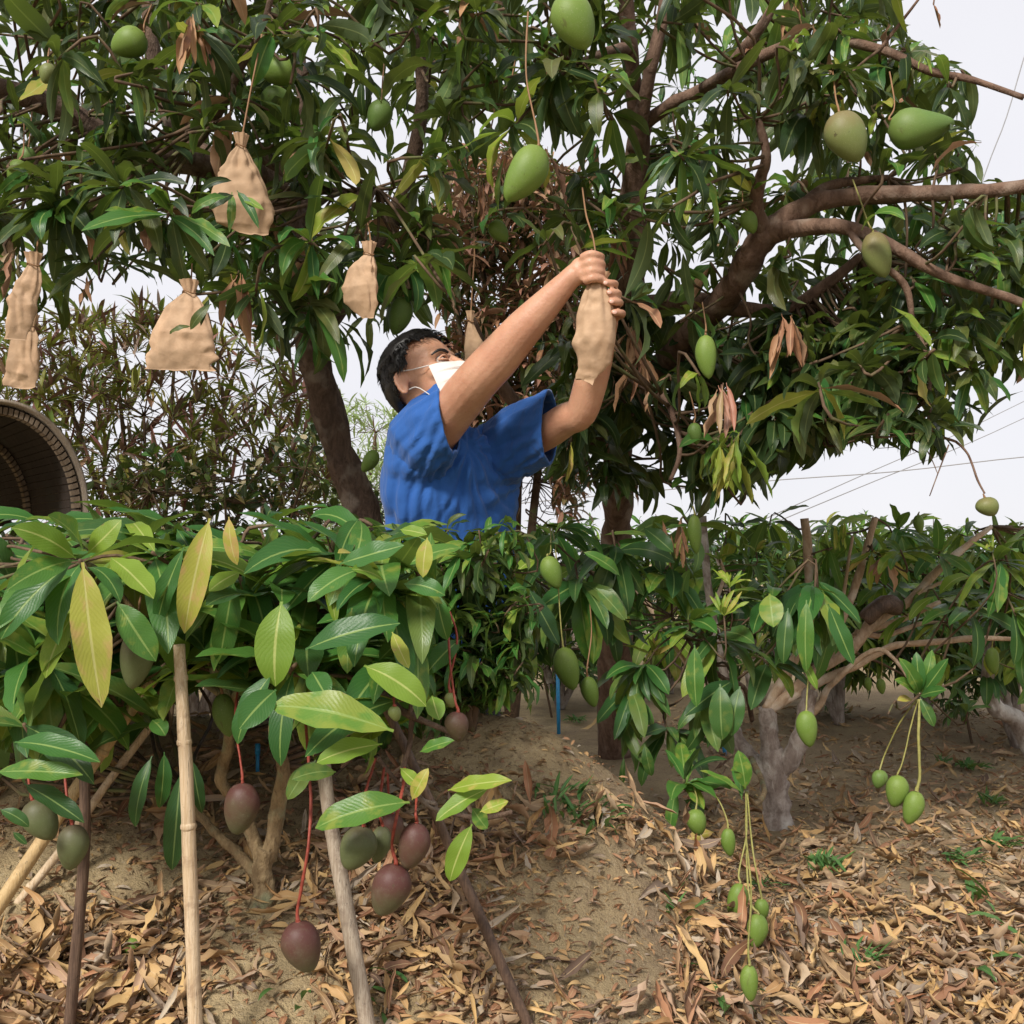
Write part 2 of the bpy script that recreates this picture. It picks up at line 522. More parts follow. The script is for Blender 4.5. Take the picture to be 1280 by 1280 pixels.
M_GREEN = mango_material('mango_green', (0.15, 0.25, 0.045), (0.215, 0.315, 0.065), (0.27, 0.33, 0.07), 0.0, 0.07, 0.35, 0.22, 0.10)
M_DGREEN = mango_material('mango_deep_green', (0.11, 0.20, 0.05), (0.18, 0.28, 0.07), (0.22, 0.27, 0.07), 0.0, 0.07, 0.4, 0.2, 0.06)
M_DULL = mango_material('mango_dull_green', (0.19, 0.24, 0.08), (0.26, 0.28, 0.11), (0.25, 0.17, 0.09), -0.01, 0.06, 0.75, 0.25, 0.08)
M_PURPLE = mango_material('mango_purple', (0.115, 0.125, 0.062), (0.13, 0.115, 0.07), (0.12, 0.03, 0.038), -0.05, 0.03, 0.85, 0.07, 0.12)
M_OLIVE = mango_material('mango_olive_purple', (0.13, 0.16, 0.075), (0.15, 0.165, 0.08), (0.10, 0.045, 0.045), -0.01, 0.06, 0.7, 0.07, 0.10)
STALK_G = simple_material('stalk_green', (0.29, 0.27, 0.08), 0.55, 0.4, .4, 120, .6)
STALK_B = simple_material('stalk_brown', (0.26, 0.14, 0.07), 0.6, 0.3)
STALK_R = simple_material('stalk_red', (0.27, 0.052, 0.032), 0.55, 0.35, .4, 120, .7)

def paper_material():
    m, nt, out = mat('kraft_paper')
    h = N(nt)
    co_ = h.coords('Object')
    n1 = h.noise(co_, 22, 5, 0.7)
    n2 = h.noise(co_, 240, 3)
    vo = h.node('ShaderNodeTexVoronoi', feature='DISTANCE_TO_EDGE')
    dm = h.node('ShaderNodeMixRGB')
    dm.inputs[0].default_value = 0.15
    h.link(co_, dm.inputs[1])
    nn = h.node('ShaderNodeTexNoise')
    nn.inputs['Scale'].default_value = 30
    h.link(co_, nn.inputs['Vector'])
    h.link(nn.outputs['Color'], dm.inputs[2])
    h.link(dm.outputs[0], vo.inputs['Vector'])
    vo.inputs['Scale'].default_value = 38
    oi = h.node('ShaderNodeObjectInfo')
    col = h.mix(h.smooth(n1, 0.3, 0.7), (0.50, 0.325, 0.20), (0.62, 0.425, 0.275))
    col = h.mix(h.math('MULTIPLY', oi.outputs['Random'], 0.6), col, (0.36, 0.24, 0.14))
    n5 = h.noise(co_, 9, 4)
    col = h.mix(h.math('MULTIPLY', h.smooth(n5, 0.50, 0.70), 0.55), col, (0.27, 0.175, 0.105))
    v2 = h.node('ShaderNodeTexVoronoi', feature='F1')
    v2.inputs['Scale'].default_value = 34
    h.link(co_, v2.inputs['Vector'])
    hh = h.math('ADD', h.math('MULTIPLY', v2.outputs['Distance'], .8), h.math('MULTIPLY', n1, .55))
    hh = h.math('ADD', hh, h.math('MULTIPLY', n2, .04))
    b = h.bsdf(col, 0.72, h.bump(hh, 0.32, 0.008), 0.25)
    tr = h.node('ShaderNodeBsdfTranslucent')
    h.link(col, tr.inputs[0])
    mx = h.node('ShaderNodeMixShader')
    mx.inputs[0].default_value = 0.14
    h.link(b.outputs[0], mx.inputs[1])
    h.link(tr.outputs[0], mx.inputs[2])
    h.link(mx.outputs[0], out.inputs[0])
    return m
PAPER = paper_material()

def ground_material():
    m, nt, out = mat('sandy_soil')
    h = N(nt)
    co_ = h.coords('Object')
    n1 = h.noise(co_, 1.6, 5, 0.6)
    n2 = h.noise(co_, 16, 6, 0.7)
    n3 = h.noise(co_, 90, 5, 0.75)
    n4 = h.noise(co_, 320, 3, 0.7)
    n6 = h.noise(co_, 5.0, 5, 0.65)
    col = h.mix(h.smooth(n1, 0.35, 0.65), (0.42, 0.31, 0.17), (0.57, 0.44, 0.25))
    col = h.mix(h.math('MULTIPLY', h.smooth(n2, 0.42, 0.70), 0.55), col, (0.27, 0.195, 0.12))
    col = h.mix(h.math('MULTIPLY', h.smooth(n6, 0.52, 0.66), 0.55), col, (0.25, 0.175, 0.11))
    col = h.mix(h.math('MULTIPLY', h.smooth(n3, 0.54, 0.66), 0.75), col, (0.10, 0.072, 0.05))
    col = h.mix(h.math('MULTIPLY', h.smooth(n3, 0.44, 0.33), 0.5), col, (0.62, 0.52, 0.36))
    col = h.mix(h.math('MULTIPLY', h.smooth(n4, 0.58, 0.70), 0.6), col, (0.13, 0.095, 0.07))
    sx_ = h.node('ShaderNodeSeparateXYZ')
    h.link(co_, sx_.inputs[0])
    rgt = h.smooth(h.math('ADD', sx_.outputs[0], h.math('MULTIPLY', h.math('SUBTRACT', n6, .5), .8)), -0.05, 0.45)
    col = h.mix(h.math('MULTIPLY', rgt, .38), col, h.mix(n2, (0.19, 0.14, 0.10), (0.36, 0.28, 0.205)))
    hh = h.math('ADD', h.math('MULTIPLY', n2, 1.5), h.math('ADD', h.math('MULTIPLY', n3, 0.9), h.math('MULTIPLY', n4, 0.35)))
    b = h.bsdf(col, 0.95, h.bump(hh, 0.9, 0.02), 0.1)
    h.link(b.outputs[0], out.inputs[0])
    return m
SOIL = ground_material()

# ------------------------------------------------------------------ ground sheet
def make_ground():
    def axis(lo, f0, f1, hi, step):
        a, x, s = [], f0, step
        while x > lo:
            s *= 1.35
            x -= s
            a.append(x)
        a = a[::-1] + list(np.arange(f0, f1, step))
        x, s = f1, step
        while x < hi:
            a.append(x)
            s *= 1.35
            x += s
        return a
    xs = axis(-250, -2.2, 2.6, 250, 0.024)
    ys = axis(-60, 1.0, 5.0, 400, 0.024)
    vs = [(x, y, zg(x, y)) for y in ys for x in xs]
    nx = len(xs)
    fs = [(j * nx + i, j * nx + i + 1, (j + 1) * nx + i + 1, (j + 1) * nx + i) for j in range(len(ys) - 1) for i in range(nx - 1)]
    me = bpy.data.meshes.new('ground')
    me.from_pydata(vs, [], fs)
    me.polygons.foreach_set('use_smooth', [True] * len(me.polygons))
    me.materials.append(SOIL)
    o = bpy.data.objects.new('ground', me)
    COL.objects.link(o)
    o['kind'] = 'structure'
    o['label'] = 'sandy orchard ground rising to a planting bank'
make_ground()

# ------------------------------------------------------------------ leaves
TPL = []
def leaf_template(nseg, width, droop, fold, wave, seed, belly=0.46, pet=0.07, curl=0.0, twist=0.0):
    r = random.Random(seed)
    ts = [0.0] + [pet + (1 - pet) * (i / nseg) for i in range(nseg + 1)]
    ang = 0.18 + droop * 0.25
    y = z = 0.0
    V, U, C = [], [], []
    ph, ph2 = r.uniform(0, 6.28), r.uniform(0, 6.28)
    prev = 0.0
    for t in ts:
        ds = t - prev
        prev = t
        a = ang - droop * t ** 1.25
        y += math.cos(a) * ds
        z += math.sin(a) * ds
        s = max(0.0, (t - pet) / (1 - pet))
        k = math.log(0.5) / math.log(belly)
        sh = math.sin(math.pi * s ** k) if 0 < s < 1 else 0.0
        w = max(0.012 if s < 0.02 else 0.003, width * 0.48 * max(sh, 0) ** 0.66)
        fo = fold + curl * s
        wl = wave * math.sin(s * 15 + ph) * min(1, s * 4)
        wr = wave * math.sin(s * 13 + ph2) * min(1, s * 4)
        side = twist * math.sin(s * 2.4) * 0.12
        tw = twist * s
        for sx, wv in ((-1, wl), (0, 0), (1, wr)):
            x0 = sx * w * math.cos(fo)
            z0 = abs(sx) * w * math.sin(fo) + wv * w
            xr = x0 * math.cos(tw) - z0 * math.sin(tw)
            zr = x0 * math.sin(tw) + z0 * math.cos(tw)
            V.append((side + xr, y - zr * math.sin(a), z + zr * math.cos(a)))
            U.append((0.5 + 0.5 * sx, t))
        C.append((side, y, z))
    Fc = []
    for i in range(len(ts) - 1):
        for j in range(2):
            a0 = i * 3 + j
            Fc.append((a0, a0 + 1, a0 + 4, a0 + 3))
    TPL.append(dict(V=np.array(V), U=np.array(U), F=Fc, C=[Vector(C[k]) for k in (1, len(C) // 3, 2 * len(C) // 3, len(C) - 1)]))
    return len(TPL) - 1

def _many(n, fn):
    return [fn(i) for i in range(n)]
R0 = random.Random(5)
T_TOP = _many(12, lambda i: leaf_template(8, R0.uniform(0.19, 0.28), R0.uniform(0.2, 1.7), R0.uniform(0.1, 0.5), R0.uniform(0.08, 0.34), i, R0.uniform(0.42, 0.52), twist=R0.uniform(-0.7, 0.7)))
T_BIG = _many(10, lambda i: leaf_template(10, R0.uniform(0.25, 0.31), R0.uniform(0.2, 1.2), R0.uniform(0.1, 0.42), R0.uniform(0.04, 0.20), 40 + i, R0.uniform(0.45, 0.55), twist=R0.uniform(-0.5, 0.5)))
T_HERO = _many(6, lambda i: leaf_template(11, 0.30, R0.uniform(0.3, 1.0), R0.uniform(0.1, 0.45), R0.uniform(0.08, 0.24), 60 + i, 0.5, pet=0.05, twist=R0.uniform(-0.3, 0.3)))
T_LOW = _many(5, lambda i: leaf_template(4, R0.uniform(0.20, 0.27), R0.uniform(0.3, 1.2), R0.uniform(0.1, 0.4), R0.uniform(0.0, 0.2), 80 + i))
T_DRY = _many(16, lambda i: leaf_template(7, R0.uniform(0.17, 0.32), R0.uniform(-2.2, 1.4), R0.uniform(0.0, 1.2), R0.uniform(0.15, 0.7), 90 + i, R0.uniform(0.42, 0.55), pet=0.06, curl=R0.uniform(-0.3, 0.8), twist=R0.uniform(-1.4, 1.4)))
T_HANG = _many(6, lambda i: leaf_template(8, R0.uniform(0.2, 0.3), R0.uniform(-0.2, 0.5), R0.uniform(0.5, 1.1), R0.uniform(0.2, 0.5), 110 + i, 0.5, twist=R0.uniform(-1.2, 1.2)))
T_NARROW = _many(5, lambda i: leaf_template(4, R0.uniform(0.10, 0.17), R0.uniform(-0.1, 0.9), R0.uniform(0.1, 0.4), 0.0, 130 + i, 0.4))
T_ROUND = _many(3, lambda i: leaf_template(4, R0.uniform(0.45, 0.55), R0.uniform(0.0, 0.7), R0.uniform(0.1, 0.4), 0.0, 150 + i, 0.52, pet=0.1))

def frame(base, direction, up, L, wscale=1.0):
    y = direction.normalized()
    x = y.cross(up)
    if x.length < 1e-4:
        x = y.orthogonal()
    x.normalize()
    z = x.cross(y)
    M = Matrix(((x.x * L * wscale, y.x * L, z.x * L, base.x), (x.y * L * wscale, y.y * L, z.y * L, base.y), (x.z * L * wscale, y.z * L, z.z * L, base.z), (0, 0, 0, 1)))
    return M

def rand_unit():
    while True:
        v = Vector((random.uniform(-1, 1), random.uniform(-1, 1), random.uniform(-1, 1)))
        if 0.05 < v.length < 1:
            return v.normalized()

class Foliage:
    def __init__(self, zones=None, keep=None):
        self.L = []                    # (matrix, template, class, random)
        self.zones = zones or []
        self.keep = keep
    def allowed(self, M, tid):
        for c in TPL[tid]['C']:
            px, py, d = proj(M @ c)
            if self.keep and not self.keep(px, py, d):
                return False
            for poly, depth in self.zones:
                if d < depth and inpoly(px, py, poly):
                    return False
        return True
    def add(self, M, tid, cls, force=False):
        if force or self.allowed(M, tid):
            self.L.append((M, tid, cls, random.random()))
            return True
        return False
    def whorl(self, c, axis, n, L, classes, tpl, spread=(55, 105), sag=0.35, start=0.04):
        axis = axis.normalized()
        e1 = axis.orthogonal().normalized()
        e2 = axis.cross(e1)
        a0 = random.uniform(0, 6.28)
        for i in range(n):
            az = a0 + i * 2.39996 + random.uniform(-0.3, 0.3)
            el = math.radians(random.uniform(*spread))
            rad = e1 * math.cos(az) + e2 * math.sin(az)
            d = axis * math.cos(el) + rad * math.sin(el)
            d = (d + Vector((0, 0, -sag * random.uniform(0.5, 1.5)))).normalized()
            up = (Vector((0, 0, 1)) + axis * 0.5 + rand_unit() * 0.35)
            l = L * random.uniform(0.65, 1.15)
            b = c - axis * random.uniform(0, start)
            cls = random.choice(classes)
            self.add(frame(b, d, up, l, random.uniform(0.85, 1.15)), random.choice(tpl), cls)
    def hero(self, b, t, wpx, cls, roll=0.0, force=True, tpl=None, wd=None):
        """one leaf from b to t (each px, py, d); wpx its width in the photograph"""
        pb, pt = P(*b), P(*t)
        tid = random.choice(tpl or T_HERO)
        T = TPL[tid]
        tip = Vector(T['V'][-2])
        L = (pt - pb).length / tip.length
        width = max(abs(v[0]) for v in T['V']) * 2
        dirv = (pt - pb)
        facing = (CAM - (pb + pt) / 2).normalized() * 0.85 + Vector((0, 0, 0.5))
        facing = Matrix.Rotation(roll, 3, dirv.normalized()) @ facing
        # turn so that the bent tip still falls on t
        M = frame(pb, dirv, facing, L, wpx * S((b[2] + t[2]) / 2) / (width * L))
        x, y, z = M.col[0].xyz.normalized(), M.col[1].xyz.normalized(), M.col[2].xyz.normalized()
        a = math.atan2(tip.z, tip.y)
        R = Matrix.Rotation(-a, 3, x)
        M3 = R @ M.to_3x3()
        M = Matrix.Translation(pb) @ M3.to_4x4()
        self.add(M, tid, cls, force)

CACHE = {}
def leaf_mesh(tid, cls, name):
    k = (tid, cls, name)
    if k not in CACHE:
        T = TPL[tid]
        me = bpy.data.meshes.new(name)
        me.from_pydata([tuple(v) for v in T['V']], [], T['F'])
        uvl = me.uv_layers.new(name='uv')
        idx = np.array([i for f in T['F'] for i in f])
        uvl.data.foreach_set('uv', T['U'][idx].ravel())
        me.polygons.foreach_set('use_smooth', [True] * len(me.polygons))
        me.materials.append(LEAF[cls])
        CACHE[k] = me
    return CACHE[k]

def merged_mesh(items, base, name):
    classes = sorted(set(i[2] for i in items))
    Vs, Fs, Us, Rs, Ms = [], [], [], [], []
    off = 0
    for M, tid, cls, r in items:
        T = TPL[tid]
        A = np.array(M)
        v = T['V'] @ A[:3, :3].T + A[:3, 3] - np.array(base)
        Vs.append(v)
        f = np.array(T['F'])
        Fs.append(f + off)
        Us.append(T['U'][f.ravel()])
        Rs.append(np.full(len(v), r))
        Ms.append(np.full(len(f), classes.index(cls)))
        off += len(v)
    V = np.concatenate(Vs).astype(np.float32)
    Fa = np.concatenate(Fs).astype(np.int32)
    me = bpy.data.meshes.new(name)
    me.vertices.add(len(V))
    me.vertices.foreach_set('co', V.ravel())
    me.loops.add(Fa.size)
    me.loops.foreach_set('vertex_index', Fa.ravel())
    me.polygons.add(len(Fa))
    me.polygons.foreach_set('loop_start', np.arange(0, Fa.size, 4, dtype=np.int32))
    me.polygons.foreach_set('loop_total', np.full(len(Fa), 4, dtype=np.int32))
    me.polygons.foreach_set('material_index', np.concatenate(Ms).astype(np.int32))
    me.polygons.foreach_set('use_smooth', np.ones(len(Fa), dtype=bool))
    uvl = me.uv_layers.new(name='uv')
    uvl.data.foreach_set('uv', np.concatenate(Us).astype(np.float32).ravel())
    at = me.attributes.new('rnd', 'FLOAT', 'POINT')
    at.data.foreach_set('value', np.concatenate(Rs).astype(np.float32))
    for c in classes:
        me.materials.append(LEAF[c])
    me.update()
    me.validate()
    return me

def finish_foliage(fo, root, n_single=300, part='leaf', mass='leaf_mass'):
    base = Vector(root['_b'])
    scored = []
    for it in fo.L:
        c = it[0] @ TPL[it[1]]['C'][1]
        px, py, d = proj(c)
        vis = 0 <= px <= 1280 and 0 <= py <= 1280
        scored.append(((it[0].col[1].xyz.length / d) if vis else 0.0, it))
    scored.sort(key=lambda a: -a[0])
    singles = [s[1] for s in scored[:n_single] if s[0] > 0]
    rest = [s[1] for s in scored[len(singles):]]
    tr = Matrix.Translation(-base)
    for M, tid, cls, r in singles:
        o = bpy.data.objects.new(part, leaf_mesh(tid, cls, part))
        o.parent = root
        o.matrix_basis = tr @ M
        COL.objects.link(o)
    if rest:
        o = bpy.data.objects.new(mass, merged_mesh(rest, base, mass))
        o.parent = root
        COL.objects.link(o)
        o['kind'] = 'stuff'
    return len(singles), len(rest)

class Limbs:
    """woody skeleton of one tree: separate limb objects plus thin twigs to the leaf whorls"""
    def __init__(self, root, material, twig_mat=None):
        self.root, self.mat, self.pts = root, material, []
        self.twig = MB()
        self.tm = twig_mat or TWIG
        self.block = []
        self.maxlen = 9.0
    def limb(self, spec, name='branch', sides=10, rough=0.22, material=None, world=False):
        """spec: (px, py, d, radius in metres)"""
        pts = [Vector(s[0]) if world else P(*s[:3]) for s in spec]
        rad = [s[-1] for s in spec]
        mb = MB()
        tube(mb, pts, rad, sides, 6, rough, random.random() * 9)
        o = mb.build(name, material or self.mat, self.root)
        sp, sr = smooth_path(pts, rad, 6)
        self.pts += [(p, r) for p, r in zip(sp, sr)]
        return o
    def twig_to(self, p, axis, r0=0.0045, maxlen=9.0):
        best = min(self.pts, key=lambda q: (q[0] - p).length + (0.25 if q[0].z > p.z + 0.3 else 0))
        q = best[0]
        L = (q - p).length
        if L < 0.02 or L > min(maxlen, self.maxlen):
            return
        ax = axis.normalized()
        m1 = p - ax * min(0.12, L * 0.35)
        m2 = p.lerp(q, 0.55) + rand_unit() * L * 0.09 - Vector((0, 0, L * 0.05))
        for w in (m1, m2, p.lerp(q, .8)):
            x, y, d = proj(w)
            if any(inpoly(x, y, z) for z in self.block):
                return
        rr = min(best[1] * 0.8, r0 + L * 0.004)
        tube(self.twig, [q, m2, m1, p], [rr, rr * 0.7, r0, r0 * 0.8], 5, 3, 0.15, random.random() * 9)
    def done(self):
        if self.twig.v:
            o = self.twig.build('twigs', self.tm, self.root)
            o['kind'] = 'stuff'

# ------------------------------------------------------------------ the two tall mango trees overhead
MAN_POLY = [(474, 650), (476, 560), (484, 420), (540, 398), (585, 430), (672, 345), (715, 303), (780, 340), (782, 420), (765, 500), (705, 590), (665, 650)]
def box(x, y, w, h):
    return [(x - w, y - h * 0.4), (x - w * 0.4, y - h), (x + w * 0.4, y - h), (x + w, y - h * 0.4), (x + w, y + h * 0.4), (x + w * 0.4, y + h), (x - w * 0.4, y + h), (x - w, y + h * 0.4)]
SKY_R = [(1120, -60), (1150, 50), (1213, 78), (1226, 215), (1300, 236), (1380, 100), (1330, -60)]
SKY_LOW = [(985, 660), (957, 602), (1005, 588), (1060, 568), (1108, 562), (1125, 584), (1200, 584), (1226, 545), (1300, 460), (1420, 480), (1420, 660)]
SHRUB_WIN = [(-400, 660), (-400, 470), (-20, 480), (62, 470), (92, 390), (180, 352), (300, 415), (332, 478), (420, 470), (445, 500), (480, 660)]
BAG_Z = [(box(300, 235, 38, 60), 2.55), (box(228, 415, 44, 52), 2.5), (box(450, 357, 26, 44), 2.55), (box(28, 405, 28, 85), 2.5),
         (box(590, 415, 10, 24), 2.75)]
MANGO_Z = [(box(660, 218, 28, 42), 2.4), (box(716, 30, 28, 36), 2.3), (box(1057, 172, 24, 36), 2.6), (box(1145, 165, 34, 26), 2.6), (box(1096, 318, 18, 32), 2.7),
           (box(882, 446, 12, 30), 2.6), (box(350, 90, 19, 20), 2.7), (box(162, 55, 20, 20), 2.7), (box(475, 145, 15, 20), 2.8), (box(500, 395, 13, 24), 2.8),
           (box(623, 290, 12, 16), 2.9), (box(935, 268, 11, 24), 2.8), (box(463, 577, 10, 17), 3.4)]
TOPZ = [(MAN_POLY, 2.95), (SKY_R, 99), (SKY_LOW, 99), (SHRUB_WIN, 99), ([(655, 660), (655, 610), (684, 604), (690, 660)], 99)] + BAG_Z + MANGO_Z
BRANCH_Z = [([(1010, 262), (1010, 234), (1290, 222), (1290, 255)], 2.9), ([(880, 395), (940, 285), (1010, 262), (1100, 292), (1280, 360), (1280, 385), (1100, 312), (985, 300), (915, 395)], 3.0),
            ([(375, 480), (425, 470), (475, 640), (420, 640)], 3.5)]

def tall_tree(name, base, label, limbs, material):
    root = empty(name, base)
    tag(root, label, 'tree')
    W = Limbs(root, material)
    W.block = [SKY_R, SKY_LOW, SHRUB_WIN]
    W.maxlen = 0.75
    for i, l in enumerate(limbs):
        W.limb(l, 'trunk' if i == 0 else 'branch', 12 if i == 0 else 10, 0.3 if i == 0 else 0.22)
    return root, W

# left tree
A_base = Vector((P(560, 1000, 3.5).x, P(560, 1000, 3.5).y, 0.0))
A_limbs = [
    [(540, 1085, 3.5, .085), (500, 850, 3.48, .07), (468, 690, 3.45, .062), (447, 625, 3.42, .060), (420, 550, 3.4, .058), (398, 470, 3.36, .054), (382, 400, 3.3, .050), (368, 310, 3.25, .046), (350, 235, 3.2, .042)],
    [(352, 240, 3.2, .042), (318, 212, 3.15, .040), (250, 205, 3.1, .040), (160, 188, 3.02, .040), (80, 138, 2.95, .038), (5, 113, 2.9, .034), (-130, 70, 2.8, .028), (-300, 20, 2.7, .015)],
    [(368, 310, 3.25, .038), (376, 225, 3.3, .032), (382, 140, 3.35, .028), (372, 50, 3.4, .024), (380, -80, 3.4, .018), (400, -220, 3.4, .01)],
    [(390, 430, 3.33, .042), (450, 345, 3.35, .034), (505, 240, 3.3, .028), (528, 120, 3.2, .022), (520, 20, 3.1, .018), (540, -120, 3.0, .01)],
    [(318, 212, 3.15, .034), (232, 180, 3.2, .030), (205, 120, 3.25, .028), (188, 40, 3.2, .024), (180, -90, 3.2, .014)],
    [(225, 196, 3.05, .020), (252, 168, 2.85, .018), (274, 138, 2.7, .015), (300, 85, 2.62, .012), (330, 30, 2.55, .009), (350, -60, 2.5, .006)],
    [(300, 182, 3.1, .024), (345, 205, 3.0, .022), (372, 225, 2.95, .018), (420, 240, 2.85, .012), (470, 235, 2.8, .008)],
]
A_root, A_W = tall_tree('mango_tree', A_base, 'tall mango tree with leaning dark trunk behind the man, hung with paper bags', A_limbs, BARK)
FA = Foliage(TOPZ + BRANCH_Z[2:])
A_POLY = [(-320, -260), (620, -260), (590, 90), (560, 200), (540, 300), (520, 420), (470, 410), (420, 470), (330, 470), (300, 400), (200, 350), (60, 350), (-320, 420)]
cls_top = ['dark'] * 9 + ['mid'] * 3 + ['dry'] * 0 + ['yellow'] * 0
n = 0
while n < 275:
    px, py = random.uniform(-300, 610), random.uniform(-100, 470)
    if not inpoly(px, py, A_POLY):
        continue
    n += 1
    d = random.choice([random.uniform(2.35, 2.9), random.uniform(2.6, 3.5), random.uniform(3.2, 4.4)])
    c = P(px, py, d)
    ax = (rand_unit() + Vector((0, -0.35, 0.1))).normalized()
    before = len(FA.L)
    FA.whorl(c, ax, random.randint(8, 13), random.uniform(0.14, 0.21), cls_top + (['bright'] if random.random() < 0.25 else []) + (['yellow'] if random.random() < 0.35 else []) + (['dry'] if random.random() < 0.3 else []), T_TOP, sag=0.5)
    if len(FA.L) - before > 2:
        A_W.twig_to(c, ax)
for k in range(190):  # rear whorls in the dark class only: canopy's inner shade put into leaf colour
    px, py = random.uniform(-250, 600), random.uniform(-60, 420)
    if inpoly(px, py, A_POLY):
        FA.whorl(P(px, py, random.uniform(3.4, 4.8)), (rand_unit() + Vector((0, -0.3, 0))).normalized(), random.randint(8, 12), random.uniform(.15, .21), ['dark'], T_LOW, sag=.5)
# whorls that stand out
for px, py, d, nn, cl, L in [(150, 235, 2.35, 13, ['dark', 'dark', 'mid'], .21), (210, 270, 2.3, 12, ['dark', 'mid'], .2), (390, 305, 2.5, 14, ['mid', 'bright', 'mid'], .2), (385, 380, 2.55, 14, ['dark', 'mid'], .22),
                          (350, 410, 2.6, 11, ['dark'], .22), (420, 400, 2.7, 10, ['dark', 'mid'], .2), (70, 250, 2.4, 12, ['dark'], .2), (90, 400, 2.5, 7, ['dark'], .17), (500, 330, 2.7, 11, ['dark', 'mid'], .18), (120, 330, 2.5, 12, ['dark'], .2)]:
    c = P(px, py, d)
    ax = Vector((random.uniform(-.3, .3), -0.5, -0.3))
    FA.whorl(c, ax, nn, L, cl, T_TOP, spread=(35, 100), sag=0.45)
    A_W.twig_to(c, ax)
for b, t, w, cl in [((296, 238, 2.22), (322, 286, 2.2), 15, 'mid'), ((292, 244, 2.22), (262, 262, 2.2), 16, 'dark'), ((290, 240, 2.24), (285, 290, 2.22), 15, 'mid'), ((300, 246, 2.22), (330, 262, 2.2), 12, 'bright'), ((250, 245, 2.22), (290, 228, 2.2), 15, 'dark'), ((285, 246, 2.2), (240, 268, 2.18), 15, 'mid'),
                     ((264, 380, 2.2), (238, 412, 2.2), 13, 'dark'), ((240, 408, 2.2), (212, 418, 2.2), 7, 'dark'), ((262, 372, 2.2), (252, 408, 2.2), 10, 'dark')]:
    FA.hero(b, t, w, cl, 0, True, T_TOP)
# withered clusters
for px, py, d, nn, hh in [(240, 20, 2.4, 7, .14), (295, 345, 2.45, 4, .15), (115, 345, 2.6, 2, .1), (18, 312, 2.5, 3, .12), (600, 230, 3.4, 5, .14)]:
    for i in range(nn):
        b = P(px + random.uniform(-8, 8), py + random.uniform(-6, 6), d + random.uniform(-.05, .05))
        FA.add(frame(b, Vector((random.uniform(-.35, .35), random.uniform(-.3, .3), -1)), rand_unit() + Vector((0, -1, 0)), hh * random.uniform(.8, 1.3)), random.choice(T_HANG), random.choice(['dry', 'dry', 'pink']), True)
A_W.done()
finish_foliage(FA, A_root)

# right tree
B_base = Vector((P(772, 940, 4.9).x, P(772, 940, 4.9).y, 0.0))
B_limbs = [
    [(772, 950, 4.9, .10), (768, 800, 4.7, .085), (770, 690, 4.4, .07), (772, 620, 4.2, .062), (772, 550, 4.0, .062), (780, 470, 3.8, .064), (786, 390, 3.6, .064), (788, 320, 3.5, .056), (792, 240, 3.4, .048), (800, 160, 3.3, .04)],
    [(800, 170, 3.3, .034), (790, 90, 3.2, .030), (784, 20, 3.1, .026), (780, -120, 3.0, .014)],
    [(795, 190, 3.3, .030), (812, 90, 3.15, .022), (830, 10, 3.1, .020), (842, -120, 3.0, .012)],
    [(798, 385, 3.6, .040), (830, 378, 3.4, .036), (870, 376, 3.2, .030), (920, 385, 3.1, .026), (985, 385, 3.05, .020), (1040, 350, 3.0, .018), (1075, 320, 3.0, .012)],
    [(786, 520, 3.9, .05), (850, 430, 3.4, .046), (905, 374, 3.05, .044), (938, 320, 2.9, .044), (962, 290, 2.85, .040), (1010, 258, 2.8, .030), (1060, 246, 2.78, .027), (1130, 243, 2.75, .024), (1200, 240, 2.7, .021), (1275, 234, 2.65, .018), (1420, 200, 2.5, .010)],
    [(962, 292, 2.85, .034), (1010, 284, 2.75, .024), (1060, 285, 2.65, .019), (1110, 305, 2.6, .017), (1180, 345, 2.55, .014), (1275, 377, 2.5, .011), (1380, 420, 2.5, .006)],
    [(958, 296, 2.86, .030), (945, 262, 2.8, .022), (950, 225, 2.75, .018), (958, 195, 2.7, .014), (948, 150, 2.7, .010)],
    [(1000, 262, 2.8, .020), (1030, 235, 2.85, .016), (1080, 225, 2.9, .012), (1110, 222, 2.9, .008)],
    [(880, 110, 3.1, .020), (925, 85, 2.9, .018), (985, 58, 2.8, .016), (1050, 52, 2.75, .014), (1110, 65, 2.7, .012), (1160, 88, 2.65, .011), (1215, 100, 2.6, .009), (1280, 122, 2.55, .007)],
    [(800, 160, 3.3, .026), (840, 130, 3.2, .023), (890, 105, 3.1, .020), (935, 55, 3.0, .018), (965, 10, 2.95, .014), (1000, -90, 2.9, .008)],
    [(790, 60, 3.15, .018), (765, 62, 3.0, .014), (740, 72, 2.9, .011), (715, 80, 2.8, .008)],
    [(780, 520, 3.9, .055), (745, 545, 3.8, .048), (705, 545, 3.75, .040), (660, 520, 3.7, .032), (620, 470, 3.6, .022), (590, 400, 3.5, .014)],
    [(1060, 286, 2.65, .012), (1085, 318, 2.6, .010), (1130, 355, 2.6, .010), (1140, 400, 2.6, .007)],
    [(772, 465, 3.7, .014), (800, 480, 3.1, .010), (832, 500, 2.9, .009), (850, 560, 2.85, .008), (838, 600, 2.8, .006)],
    [(1100, 62, 2.7, .006), (1140, 10, 2.66, .004), (1168, -25, 2.62, .003), (1167, 6, 2.6, .002)],
    [(1140, 400, 2.6, .006), (1160, 450, 2.6, .006), (1162, 500, 2.6, .005), (1165, 538, 2.6, .0045), (1195, 552, 2.6, .0035)],
    [(1195, 552, 2.6, .0035), (1210, 568, 2.58, .003), (1222, 600, 2.56, .0028), (1231, 617, 2.55, .0026)],
    [(1186, 556, 2.6, .0022), (1175, 585, 2.58, .0018), (1162, 620, 2.56, .0012)],
    [(1150, 545, 2.6, .0016), (1165, 575, 2.58, .0014), (1172, 592, 2.56, .001)],
]
